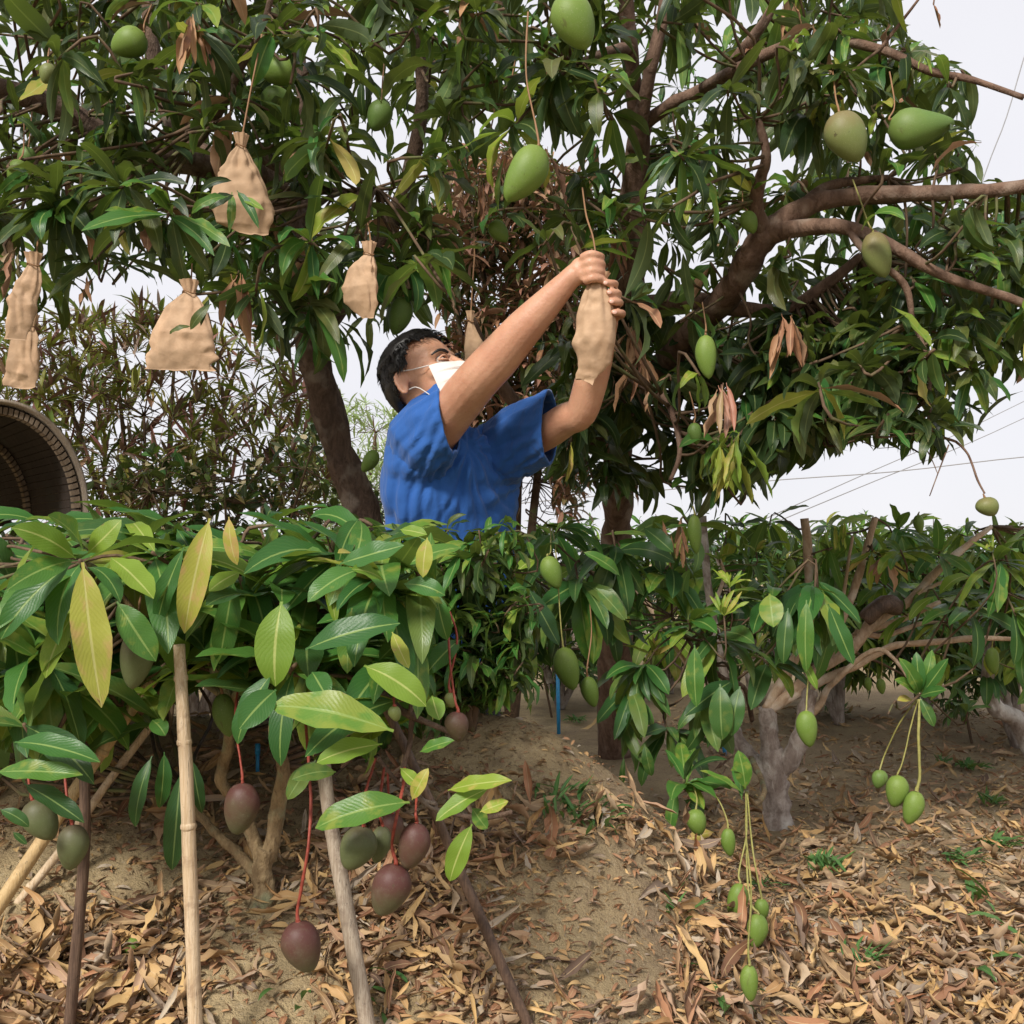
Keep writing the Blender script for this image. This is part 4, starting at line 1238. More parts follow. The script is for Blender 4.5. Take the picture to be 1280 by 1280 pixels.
FD = Foliage([(LR_GAP, 9)] + LR_M, lr_keep)
for px, py, d, nn, cl, sag, ax, L in [
    (965, 745, 2.95, 10, ['mid', 'mid', 'bright'], .3, (0, -.6, .6), .2), (860, 775, 2.95, 11, ['mid'], .35, (-.2, -.5, .6), .2), (1022, 735, 2.9, 13, ['deep', 'mid', 'deep', 'mid'], .9, (0, -.3, -.4), .24), (1018, 745, 2.85, 9, ['mid', 'deep'], .9, (0, -.3, -.6), .24),
    (900, 800, 2.9, 9, ['mid', 'deep'], .8, (0, -.4, -.2), .23), (920, 855, 2.9, 11, ['deep', 'deep', 'mid'], .8, (.1, -.3, -.3), .22), (885, 880, 2.9, 9, ['deep'], .9, (0, -.2, -.5), .2), (800, 835, 3.0, 13, ['deep', 'mid', 'deep'], .7, (-.2, -.3, -.1), .2),
    (790, 870, 3.0, 10, ['deep', 'mid'], .8, (0, -.3, -.4), .18), (835, 915, 3.0, 11, ['deep'], .7, (0, -.3, -.2), .19), (780, 905, 3.05, 8, ['deep', 'mid'], .9, (0, -.2, -.6), .17), (680, 700, 2.9, 13, ['mid', 'deep'], .5, (-.2, -.4, .2), .21),
    (725, 735, 2.95, 13, ['deep', 'deep', 'mid'], .8, (0, -.3, -.3), .23), (700, 660, 3.0, 10, ['mid', 'deep'], .5, (0, -.4, .2), .2), (770, 690, 3.0, 13, ['deep'], .8, (0, -.3, -.3), .22), (815, 665, 3.05, 10, ['deep', 'mid'], .5, (0, -.3, .2), .2),
    (840, 710, 3.0, 11, ['mid', 'deep'], .5, (0, -.3, .3), .19), (760, 770, 3.1, 10, ['mid', 'deep'], .6, (0, -.3, 0), .19), (665, 760, 3.0, 10, ['deep', 'deep'], .8, (0, -.3, -.4), .22), (1110, 893, 3.0, 11, ['deep'], .5, (-.3, -.4, -.2), .17),
    (1150, 868, 2.95, 0, ['mid'], -.9, (0, -.2, 1), .14), (855, 975, 2.62, 13, ['mid', 'mid', 'deep'], .25, (-.2, -.5, .5), .16), (930, 985, 2.45, 8, ['mid'], -.1, (.1, -.3, .9), .14), (945, 995, 2.5, 7, ['mid', 'deep'], .2, (.5, -.3, .4), .13),
    (1255, 700, 3.0, 13, ['mid', 'deep'], .6, (.1, -.4, .1), .2), (1215, 765, 3.1, 12, ['mid', 'deep'], .7, (0, -.3, -.1), .19), (1270, 770, 3.0, 11, ['mid', 'deep'], .7, (0, -.3, -.2), .18), (1210, 890, 3.9, 12, ['deep', 'mid'], .6, (0, -.3, .2), .15), (1175, 690, 3.6, 12, ['mid'], .5, (0, -.3, .2), .18),
    (940, 700, 3.8, 10, ['mid', 'mid'], .5, (0, -.3, .2), .19), (1110, 690, 3.8, 12, ['mid', 'bright', 'mid'], .6, (0, -.3, .1), .19), (1125, 660, 3.7, 10, ['mid'], .5, (0, -.3, .1), .18), (960, 830, 3.0, 9, ['deep', 'mid'], .7, (.1, -.4, -.1), .2), (1040, 770, 3.0, 8, ['deep', 'mid'], .9, (.1, -.3, -.5), .22)]:
    c = P(px, py, d)
    a = Vector(ax)
    FD.whorl(c, a, nn, L, cl, T_BIG, spread=(30, 100), sag=sag)
    if nn:
        D_W.twig_to(c, a, .004)
n = 0
while n < 55:
    px, py = random.uniform(640, 1400), random.uniform(655, 830)
    if 930 < px < 1120 and random.random() < .6:
        continue
    n += 1
    d = random.uniform(3.2, 4.4)
    c = P(px, py, d)
    a = (rand_unit() + Vector((0, -.3, .1))).normalized()
    b4 = len(FD.L)
    FD.whorl(c, a, random.randint(8, 12), random.uniform(.16, .21), ['mid', 'deep', 'mid', 'deep', 'mid', 'bright'], T_BIG, sag=.6)
    if len(FD.L) - b4 > 2:
        D_W.twig_to(c, a, .004)
dl = 2.75
for b, t, w, cl, roll in [
    ((1148, 868, dl), (1124, 822, dl - .05), 20, 'mid', 0), ((1150, 866, dl), (1146, 815, dl), 18, 'mid', 0), ((1152, 866, dl), (1164, 812, dl), 18, 'mid', .2), ((1153, 868, dl), (1184, 822, dl - .05), 22, 'mid', 0), ((1150, 870, dl), (1183, 862, dl - .08), 18, 'mid', 0), ((1146, 870, dl), (1118, 850, dl - .05), 18, 'mid', 0),
    ((1150, 872, dl), (1168, 908, dl - .02), 16, 'deep', 0), ((1140, 874, dl), (1122, 876, dl - .02), 12, 'yellow', 0), ((962, 742, 2.75), (968, 784, 2.7), 32, 'mid', 0), ((868, 806, 2.7), (872, 884, 2.68), 26, 'mid', 0), ((900, 855, 2.68), (904, 925, 2.66), 32, 'deep', 0), ((925, 858, 2.68), (915, 920, 2.66), 26, 'deep', 0),
    ((932, 986, 2.42), (922, 938, 2.42), 24, 'mid', 0), ((892, 1040, 2.62), (858, 1052, 2.6), 16, 'yellow', 0), ((845, 985, 2.62), (838, 1045, 2.6), 18, 'mid', 0), ((850, 985, 2.6), (905, 980, 2.58), 18, 'mid', 0), ((855, 1000, 2.62), (880, 1018, 2.62), 16, 'deep', 0), ((1000, 820, 2.72), (1022, 862, 2.7), 12, 'bright', 0),
    ((668, 700, 2.75), (646, 716, 2.7), 18, 'bright', 0), ((660, 735, 2.75), (700, 806, 2.75), 26, 'deep', 0), ((745, 735, 2.75), (782, 775, 2.72), 22, 'deep', 0), ((805, 660, 2.8), (842, 690, 2.75), 24, 'deep', 0), ((775, 720, 2.78), (730, 690, 2.75), 18, 'mid', 0), ((985, 760, 2.72), (980, 830, 2.7), 22, 'deep', 0), ((1035, 755, 2.7), (1068, 830, 2.68), 26, 'mid', 0), ((1008, 750, 2.7), (1010, 840, 2.68), 26, 'mid', 0), ((780, 945, 2.9), (776, 992, 2.9), 8, 'deep', 0), ((806, 930, 2.9), (814, 970, 2.9), 16, 'deep', .3)]:
    FD.hero(b, t, w, cl, roll)
# young yellow shoots and withered tips
for px, py, d, cl, nn, L, up in [(905, 770, 2.7, 'bright', 12, .08, 1), (912, 735, 2.75, 'bright', 9, .07, 1), (1240, 690, 2.9, 'bright', 8, .06, 1), (815, 820, 3.1, 'yellow', 9, .1, .6), (900, 700, 3.6, 'bright', 8, .06, 1), (945, 690, 3.6, 'bright', 8, .06, 1), (1090, 690, 3.5, 'yellow', 9, .14, -.8), (1105, 700, 3.5, 'dry', 6, .13, -1)]:
    c = P(px, py, d)
    for i in range(nn):
        v = rand_unit()
        v.z = abs(v.z) * up + .3 * up
        FD.add(frame(c, v, Vector((0, -.6, .6)) + rand_unit() * .4, L * random.uniform(.7, 1.2), .8), random.choice(T_TOP), cl, True)
    D_W.twig_to(c, Vector((0, 0, up)), .003)
for i in range(9):
    b = P(838 + random.uniform(-16, 16), 652 + random.uniform(-4, 26), 3.0 + random.uniform(-.05, .05))
    FD.add(frame(b, Vector((random.uniform(-.3, .3), 0, -1)), Vector((random.uniform(-.6, .6), -1, 0)), .085), random.choice(T_HANG), 'dry', True)
for i in range(5):
    b = P(1045 + random.uniform(-8, 12), 650 + random.uniform(0, 10), 3.3)
    FD.add(frame(b, Vector((random.uniform(-.3, .3), 0, -1)), Vector((random.uniform(-.6, .6), -1, 0)), .09), random.choice(T_HANG), 'yellow', True)
D_W.done()
finish_foliage(FD, D_root)

# pale crooked trunk of the next tree at the right
E_base = G(1300, 985)
E_root = empty('small_mango_tree', E_base)
tag(E_root, 'crooked pale trunk of a neighbouring young tree leaning in from beyond the litter', 'tree')
E_W = Limbs(E_root, BARK_GREY)
ed = proj(E_base)[2]
E_W.limb([(1310, 990, ed, .05), (1275, 905, ed, .042), (1245, 885, ed, .036), (1235, 850, ed, .028), (1238, 800, ed, .02), (1250, 740, ed, .012)], 'trunk')
FE = Foliage([], lr_keep)
for px, py in [(1235, 840), (1250, 780), (1285, 800), (1262, 745), (1300, 740)]:
    c = P(px, py, ed)
    FE.whorl(c, Vector((random.uniform(-.5, .5), -.4, .3)), 11, .18, ['mid', 'deep'], T_BIG, sag=.6)
    E_W.twig_to(c, Vector((0, 0, 1)))
FE.hero((1238, 845, ed - .1), (1245, 808, ed - .12), 24, 'yellow')
E_W.done()
finish_foliage(FE, E_root, 60)

# ------------------------------------------------------------------ props and pipes
def pole(name, pts, rads, m, label, cat, nodes=0, grounded=True, group=None):
    pts = [P(*p) for p in pts]
    if grounded:
        e = pts[-1]
        z = zg(e.x, e.y)
        dirv = (pts[-1] - pts[-2]).normalized()
        if e.z > z - .02 and dirv.z < 0:
            pts[-1] = e + dirv * ((e.z - z + .03) / -dirv.z)
    base = pts[-1].copy()
    mb = MB()
    tube(mb, pts, rads, 12, 10, 0.10, random.random() * 9)
    o = tag(mb.build(name, m, None, base), label, cat, group)
    for k in range(nodes):
        t = (k + .6) / nodes
        i = min(int(t * (len(pts) - 1)), len(pts) - 2)
        p = pts[0].lerp(pts[-1], t) if len(pts) == 2 else pts[i].lerp(pts[i + 1], t * (len(pts) - 1) - i)
        dv = (pts[i + 1] - pts[i]).normalized()
        r = rads[0] * (1 - t) + rads[-1] * t
        mb = MB()
        tube(mb, [p - dv * .007, p - dv * .003, p + dv * .002, p + dv * .006], [r * 1.0, r * 1.17, r * 1.19, r * 1.0], 12, 1)
        mb.build('joint', m, o)
    return o
pole('bamboo_pole', [(224, 806, 1.66), (229, 900, 1.63), (236, 1040, 1.62), (244, 1275, 1.60)], [.0098, .0105, .0118, .0122], BAMBOO, 'pale upright bamboo prop with joints beside the forked trunk', 'pole', 4)
pole('wooden_prop', [(404, 950, 1.72), (412, 1020, 1.70), (430, 1120, 1.68), (458, 1275, 1.66)], [.0125, .0125, .0135, .0145], WOOD_GREY, 'grey weathered wooden prop behind the mango cluster', 'pole', 0)
pole('bamboo_pole', [(190, 850, 1.85), (120, 950, 1.80), (60, 1040, 1.76), (-10, 1145, 1.72)], [.0115, .012, .0125, .0125], BAMBOO_T, 'thick tan bamboo prop slanting behind two dark mangoes', 'pole', 2)
pole('bamboo_pole', [(190, 905, 2.05), (130, 985, 2.0), (80, 1058, 1.97), (36, 1112, 1.95)], [.008, .0085, .009, .009], BAMBOO, 'thin pale bamboo stick slanting parallel to the thick prop', 'pole', 3)
pole('wooden_stake', [(104, 930, 1.72), (106, 1010, 1.71), (103, 1100, 1.71), (95, 1188, 1.70)], [.009, .0095, .010, .0105], WOOD_DARK, 'dark upright wooden stake standing in dry leaves', 'stake', 0)
pole('wooden_prop', [(480, 880, 1.72), (530, 985, 1.72), (580, 1100, 1.72), (640, 1235, 1.71)], [.008, .009, .0095, .0095], WOOD_DARK, 'dark slanting stick prop beside the purple mango cluster', 'pole', 0)
BLUE = simple_material('blue_pipe', (0.03, 0.27, 0.55), 0.45, 0.4)
for (a, b, d, r, lab) in [((697, 838), (698, 906), 5.6, .011, 'blue riser pipe standing beside a young plant in the far row'), ((904, 926), (904, 950), 5.0, .010, 'short blue pipe behind the pale grey trunk'),
                          ((322, 936), (322, 972), 2.2, .0045, 'thin blue pipe behind the forked trunk on the bank'), ((36, 900), (36, 935), 2.3, .006, 'blue pipe stub behind the low leaves on the bank')]:
    pb = gpoint(b[0], d) if d > 3 else G(*b)
    pa = P(a[0], a[1], proj(pb)[2])
    mb = MB()
    tube(mb, [pa, pb - Vector((0, 0, .03))], [r, r], 10, 1)
    o = tag(mb.build('irrigation_pipe', BLUE, None, pb), lab, 'pipe')
    mb = MB()
    tube(mb, [pa - Vector((0, 0, .012)), pa + Vector((0, 0, .012))], [r * 1.35, r * 1.35], 10, 1)
    mb.build('cap', BLUE, o)

# ------------------------------------------------------------------ mangoes
def mango(px, py, d, lpx, wpx, tilt, m, label, stalk=None, sm=None, beak=1, sr=.0022, yaw=0.0, bend=.16, name='mango'):
    """lpx, wpx: length and width; tilt in degrees, 0 = hanging straight with the stem end up"""
    c = P(px, py, d)
    L, Wd = lpx * S(d), wpx * S(d)
    nu, nv = 20, 16
    vs, fs = [], []
    for i in range(nv + 1):
        t = i / nv
        r = math.sin(math.pi * t ** 0.88) ** 0.56 if 0 < t < 1 else 0.0
        r *= 1.0 - 0.16 * t
        zc = 0.5 - t
        off = beak * bend * (max(0, t - .35) ** 1.6) * Wd * 2.0
        for j in range(nu):
            a = 2 * math.pi * j / nu
            rr = r * (1 + .02 * math.sin(2 * a + px))
            vs.append(Vector((off + Wd * .56 * rr * math.cos(a), Wd * .48 * rr * math.sin(a), zc * L)))
    for i in range(nv):
        for j in range(nu):
            k = (j + 1) % nu
            fs.append((i * nu + j, (i + 1) * nu + j, (i + 1) * nu + k, i * nu + k))
    mb = MB()
    mb.add(vs, fs)
    o = mb.build(name, m, None, (0, 0, 0))
    R = Matrix(((1, 0, 0), (0, FWD.y, UPV.y), (0, FWD.z, UPV.z))) @ Matrix.Rotation(math.radians(tilt), 3, 'Y') @ Matrix.Rotation(yaw, 3, 'Z')
    o.matrix_basis = Matrix.Translation(c) @ R.to_4x4()
    tag(o, label, 'mango')
    if stalk is not None:
        inv = (Matrix.Translation(c) @ R.to_4x4()).inverted()
        pts = [Vector((0, 0, .485 * L)), Vector((0, 0, .53 * L))] + [inv @ (P(*q) + (rand_unit() * .006 if i_ < len(stalk) - 1 else Vector((0, 0, 0)))) for i_, q in enumerate(stalk)]
        mb = MB()
        rs = [sr * 1.7] + [sr * 1.25] + [sr] * (len(pts) - 2)
        tube(mb, pts, rs, 7, 7, .55, px)
        s_ = bpy.data.objects.new('stalk', mb.mesh('stalk'))
        s_.data.materials.append(sm or STALK_B)
        s_.parent = o
        COL.objects.link(s_)
    return o

for a in [
    # overhead
    (659, 219, 2.28, 80, 47, 20, M_GREEN, 'large pale green mango hanging alone on a long brown stalk above the man', [(669, 150, 2.3), (658, 90, 2.32), (660, 15, 2.35)], STALK_B, -1, .0024, .26),
    (716, 28, 2.1, 74, 52, -12, M_GREEN, 'large pale green mango high up beside two bare upright branches', [(700, -40, 2.2), (705, -90, 2.4)], STALK_B, 1),
    (1057, 172, 2.45, 68, 48, -14, M_DULL, 'brownish green plump mango hung beside the leaf cluster, stained by sap', [(1046, 120, 2.5), (1040, 80, 2.6)], STALK_B, 1),
    (1146, 166, 2.5, 74, 50, -62, M_DGREEN, 'curved dark green mango lying almost sideways among hanging leaves', [(1116, 130, 2.55), (1112, 90, 2.62)], STALK_B, 1, .0021, .62),
    (1096, 319, 2.56, 60, 33, -10, M_DULL, 'yellowish green spotted mango just under the forked bare branch', [(1084, 280, 2.56), (1072, 245, 2.6), (1066, 225, 2.75)], STALK_G, 1),
    (882, 446, 2.5, 56, 25, 0, M_GREEN, 'slim green mango above the pinkish withered leaves', [(881, 405, 2.55), (878, 378, 3.0)], STALK_B, 1),
    (350, 91, 2.6, 42, 38, 55, M_GREEN, 'round green mango, upper of the pair near the tied bag string', [(366, 70, 2.62), (372, 40, 2.7)], STALK_B, -1),
    (345, 126, 2.75, 36, 36, 20, M_DGREEN, 'dark green mango tucked under another beside the bag string', [(352, 95, 2.8), (350, 60, 2.85)], STALK_B, -1),
    (162, 55, 2.6, 46, 38, 50, M_GREEN, 'green mango half covered by leaves near withered brown foliage', [(182, 30, 2.6), (190, 5, 2.7)], STALK_B, -1),
    (158, 90, 2.75, 40, 32, 20, M_DGREEN, 'olive green mango behind leaves, below a brighter one', [(162, 60, 2.8), (168, 30, 2.9)], STALK_B, -1),
    (475, 145, 2.75, 40, 31, 5, M_DGREEN, 'dull green mango alone in the dark leaves above the man', [(476, 110, 2.8), (480, 80, 2.9)], STALK_B, -1),
    (634, 145, 2.8, 44, 22, 10, M_GREEN, 'slim green mango mostly hidden behind dark hanging leaves', [(640, 105, 2.85), (645, 70, 2.9)], STALK_B, -1),
    (610, 180, 2.95, 40, 28, 10, M_DGREEN, 'shaded green mango behind the dark hanging leaves', [(616, 140, 3.0), (620, 100, 3.0)], STALK_B, -1),
    (623, 290, 2.85, 32, 22, -25, M_GREEN, 'small green mango in front of the pinkish young leaves', [(612, 262, 2.9), (600, 230, 3.0)], STALK_B, 1),
    (936, 278, 2.75, 30, 21, -10, M_GREEN, 'small green mango, lower of two by the fork of the red limb', [(930, 255, 2.78), (928, 235, 2.8)], STALK_B, 1),
    (931, 248, 2.85, 26, 19, 0, M_DULL, 'small dull mango just above another by the red limb', [(930, 225, 2.85), (932, 205, 2.8)], STALK_B, 1),
    (501, 395, 2.75, 50, 29, 8, M_DGREEN, 'dark green mango hanging just behind the top of the head', [(506, 360, 2.8), (500, 330, 2.85)], STALK_B, -1),
    (463, 577, 3.2, 32, 19, 25, M_GREEN, 'small green mango between the leaning trunk and the blue shirt', [(470, 550, 3.2), (466, 520, 3.3)], STALK_B, -1),
    (868, 542, 2.75, 28, 17, 0, M_DGREEN, 'small dark mango beside the withered pink leaves', [(868, 515, 2.78), (862, 490, 2.9)], STALK_B, 1),
    (1234, 634, 2.55, 26, 26, -15, M_DULL, 'green mango on a bare drooping stalk against the white sky', [(1229, 617, 2.55)], STALK_B, 1),
    (22, 216, 2.5, 34, 24, 10, M_GREEN, 'green mango at the end of the thick left limb, lower of a pair', [(28, 190, 2.55), (30, 150, 2.8)], STALK_B, -1),
    (33, 198, 2.62, 30, 20, 10, M_DGREEN, 'shaded green mango below the thick left limb, upper of a pair', [(36, 170, 2.65), (40, 140, 2.85)], STALK_B, -1),
    (60, 92, 2.6, 26, 20, 0, M_DULL, 'greyish small mango just above the thick left limb', [(62, 70, 2.65), (66, 40, 2.75)], STALK_B, -1),
    # on the bank
    (172, 824, 1.62, 76, 40, 0, M_OLIVE, 'large olive mango with purple top beside the upright bamboo prop', [(170, 775, 1.66), (176, 745, 1.75)], STALK_B, -1),
    (92, 1059, 1.58, 58, 38, -4, M_OLIVE, 'dusky green mango in front of the dark upright stake', [(88, 1010, 1.58), (80, 960, 1.62)], STALK_R, -1),
    (50, 1026, 1.62, 56, 40, -20, M_OLIVE, 'dusky purple and green mango crossing the thick slanting bamboo', [(38, 985, 1.62), (32, 950, 1.66)], STALK_R, 1),
    (303, 1011, 1.66, 66, 42, 0, M_PURPLE, 'greyish purple mango hanging in front of the forked trunk', [(302, 960, 1.66), (296, 900, 1.7), (294, 850, 1.78), (300, 790, 1.84)], STALK_R, -1),
    (280, 894, 1.85, 56, 28, -5, M_DGREEN, 'slender green mango beside the left fork of the trunk', [(278, 850, 1.86), (276, 820, 1.92)], STALK_B, 1),
    (376, 1184, 1.56, 66, 48, -6, M_PURPLE, 'purple mango hanging lowest, alone on a long red stalk', [(374, 1130, 1.56), (386, 1060, 1.57), (388, 1000, 1.6), (386, 940, 1.65), (380, 880, 1.78)], STALK_R, 1, .0026),
    (489, 1113, 1.5, 68, 48, 10, M_PURPLE, 'purple mango with greenish tip, lowest fruit of the cluster', [(492, 1060, 1.5), (494, 1020, 1.5), (500, 985, 1.55), (506, 960, 1.66)], STALK_R, -1, .0026),
    (448, 1061, 1.53, 58, 43, 12, M_OLIVE, 'grey green mango half under the wavy leaf in the cluster', [(455, 1015, 1.53), (462, 980, 1.56), (470, 948, 1.72)], STALK_R, -1),
    (476, 1056, 1.58, 48, 26, 5, M_OLIVE, 'narrow greyish mango between two others in the cluster', [(478, 1010, 1.58), (480, 960, 1.66)], STALK_R, -1),
    (518, 1058, 1.5, 60, 38, 6, M_PURPLE, 'dark purple mango on the side of the cluster by the slanting stick', [(521, 1018, 1.5), (520, 992, 1.56), (518, 985, 1.68)], STALK_R, -1),
    (490, 1036, 1.64, 40, 28, 0, M_PURPLE, 'small purple mango hidden behind the others of the cluster', [(488, 1000, 1.65), (484, 958, 1.72)], STALK_R, 1),
    (570, 908, 1.66, 38, 30, 8, M_PURPLE, 'small purple grey mango behind the thin branch tip', [(572, 870, 1.68), (566, 820, 1.7), (560, 770, 1.75)], STALK_R, 1),
    (563, 875, 1.72, 20, 15, 0, M_DULL, 'tiny pinkish green mango just above a purple one', [(563, 850, 1.72), (568, 800, 1.74), (562, 765, 1.76)], STALK_R, 1),
    (493, 892, 1.6, 20, 16, 0, M_DULL, 'tiny pale brownish mango at the joint of the branch', [(494, 875, 1.62), (492, 860, 1.7)], STALK_R, 1),
    # tree with the pale trunk
    (708, 836, 2.75, 56, 31, -8, M_GREEN, 'pale green mango on a long stalk in front of the blue pipe', [(703, 790, 2.75), (699, 745, 2.76), (694, 690, 2.8), (690, 660, 2.95)], STALK_G, 1),
    (737, 865, 2.8, 40, 21, -8, M_GREEN, 'smaller pale green mango next to the one by the blue pipe', [(734, 830, 2.8), (738, 790, 2.85), (736, 740, 2.95)], STALK_B, 1),
    (746, 787, 3.0, 28, 24, 20, M_GREEN, 'round green mango half hidden in the dark leaves', [(750, 760, 3.0), (754, 730, 3.05)], STALK_B, -1),
    (689, 716, 2.72, 44, 26, -12, M_GREEN, 'cracked light green mango high beside the long stalk', [(690, 690, 2.75), (688, 660, 2.9)], STALK_G, 1),
    (1008, 911, 2.72, 47, 25, 0, M_GREEN, 'pale green mango hanging in front of the pale forked trunk', [(1010, 860, 2.73), (1014, 800, 2.74), (1020, 745, 2.8)], STALK_G, 1),
    (868, 668, 3.0, 50, 17, 0, M_GREEN, 'slim green mango beside the orange withered leaves', [(866, 635, 3.05), (872, 650, 3.3)], STALK_G, 1),
    (870, 1028, 2.5, 34, 24, 0, M_GREEN, 'green mango under the lowest leaf shoot', [(872, 1000, 2.52), (866, 980, 2.6)], STALK_G, 1),
    (910, 1053, 2.45, 36, 18, 0, M_GREEN, 'small green mango hung between the leaf shoot and the trunk', [(906, 1025, 2.47), (896, 1000, 2.5), (880, 978, 2.6)], STALK_G, 1),
    (922, 1127, 2.22, 47, 25, 8, M_GREEN, 'green mango, upper one of the string hanging over the litter', [(926, 1090, 2.24), (930, 1040, 2.3), (932, 990, 2.45)], STALK_G, -1),
    (947, 1164, 2.16, 44, 26, 2, M_GREEN, 'green mango, middle one of the string hanging over the litter', [(938, 1130, 2.18), (934, 1080, 2.24), (933, 990, 2.45)], STALK_G, -1),
    (952, 1136, 2.24, 26, 17, 0, M_GREEN, 'small green mango tucked behind the middle one of the string', [(948, 1090, 2.25), (938, 1050, 2.3), (934, 990, 2.45)], STALK_G, 1),
    (936, 1229, 1.84, 47, 22, 2, M_GREEN, 'green mango hanging lowest, just above the dry leaves', [(936, 1180, 1.9), (937, 1110, 2.1), (935, 1040, 2.3), (933, 990, 2.45)], STALK_G, 1),
    (1122, 989, 2.75, 41, 27, 0, M_GREEN, 'green mango, upper of the pair under the bright leaf tuft', [(1126, 950, 2.75), (1138, 905, 2.75), (1148, 874, 2.75)], STALK_G, -1),
    (1142, 1010, 2.72, 44, 25, 10, M_GREEN, 'green mango, lower of the pair under the bright leaf tuft', [(1149, 970, 2.72), (1150, 920, 2.73), (1150, 874, 2.75)], STALK_G, -1, .004),
    (1100, 974, 2.85, 24, 19, 0, M_DGREEN, 'small green mango beside the pair under the leaf tuft', [(1108, 940, 2.85), (1125, 900, 2.8), (1146, 874, 2.77)], STALK_G, -1),
    (1085, 855, 3.7, 18, 9, 0, M_GREEN, 'tiny green mango far behind, left of its twin over the shaded litter', [(1086, 838, 3.7), (1088, 828, 3.6)], STALK_G, 1),
    (1101, 858, 3.7, 20, 11, 0, M_GREEN, 'tiny green mango behind the bare branches, beside its smaller twin', [(1102, 838, 3.7), (1102, 820, 3.6)], STALK_G, 1),
    (1146, 758, 3.6, 32, 10, 0, M_GREEN, 'slim green mango hanging from the bare rising branch', [(1150, 738, 3.6), (1152, 735, 3.65)], STALK_G, 1),
    (1148, 655, 3.4, 24, 13, 0, M_GREEN, 'small green mango high among the leaves over the bare branch', [(1148, 640, 3.4), (1146, 645, 3.6)], STALK_G, 1),
    (1240, 826, 3.6, 34, 16, 0, M_GREEN, 'green mango beside the crooked pale trunk', [(1242, 800, 3.6), (1246, 785, 3.7)], STALK_G, 1),
    (1218, 810, 3.5, 24, 10, 20, M_GREEN, 'slim small mango under the level bare branch', [(1222, 799, 3.5), (1222, 798, 3.48)], STALK_G, 1),
    (988, 708, 3.4, 20, 11, 0, M_GREEN, 'tiny green mango beside the upright pale branch', [(990, 690, 3.4), (1004, 685, 3.6)], STALK_G, 1),
]:
    kw = {}
    base_args = a[:8]
    rest = a[8:]
    st, sm, bk = rest[0], rest[1], rest[2]
    mango(*base_args, stalk=st, sm=sm, beak=bk, sr=rest[3] if len(rest) > 3 else .0021, bend=rest[4] if len(rest) > 4 else .16)
# fallen fruit
for px, py, lp, wp, tl, m, lab in [(163, 1182, 26, 19, 75, M_GREEN, 'small green mango fallen on the dry leaves of the bank'), (84, 1241, 26, 18, 70, M_DULL, 'reddish green fallen mango half under dry leaves')]:
    g = G(px, py)
    d = proj(g)[2]
    mango(px, py, d - .015, lp, wp, tl, m, lab, name='fallen_mango')

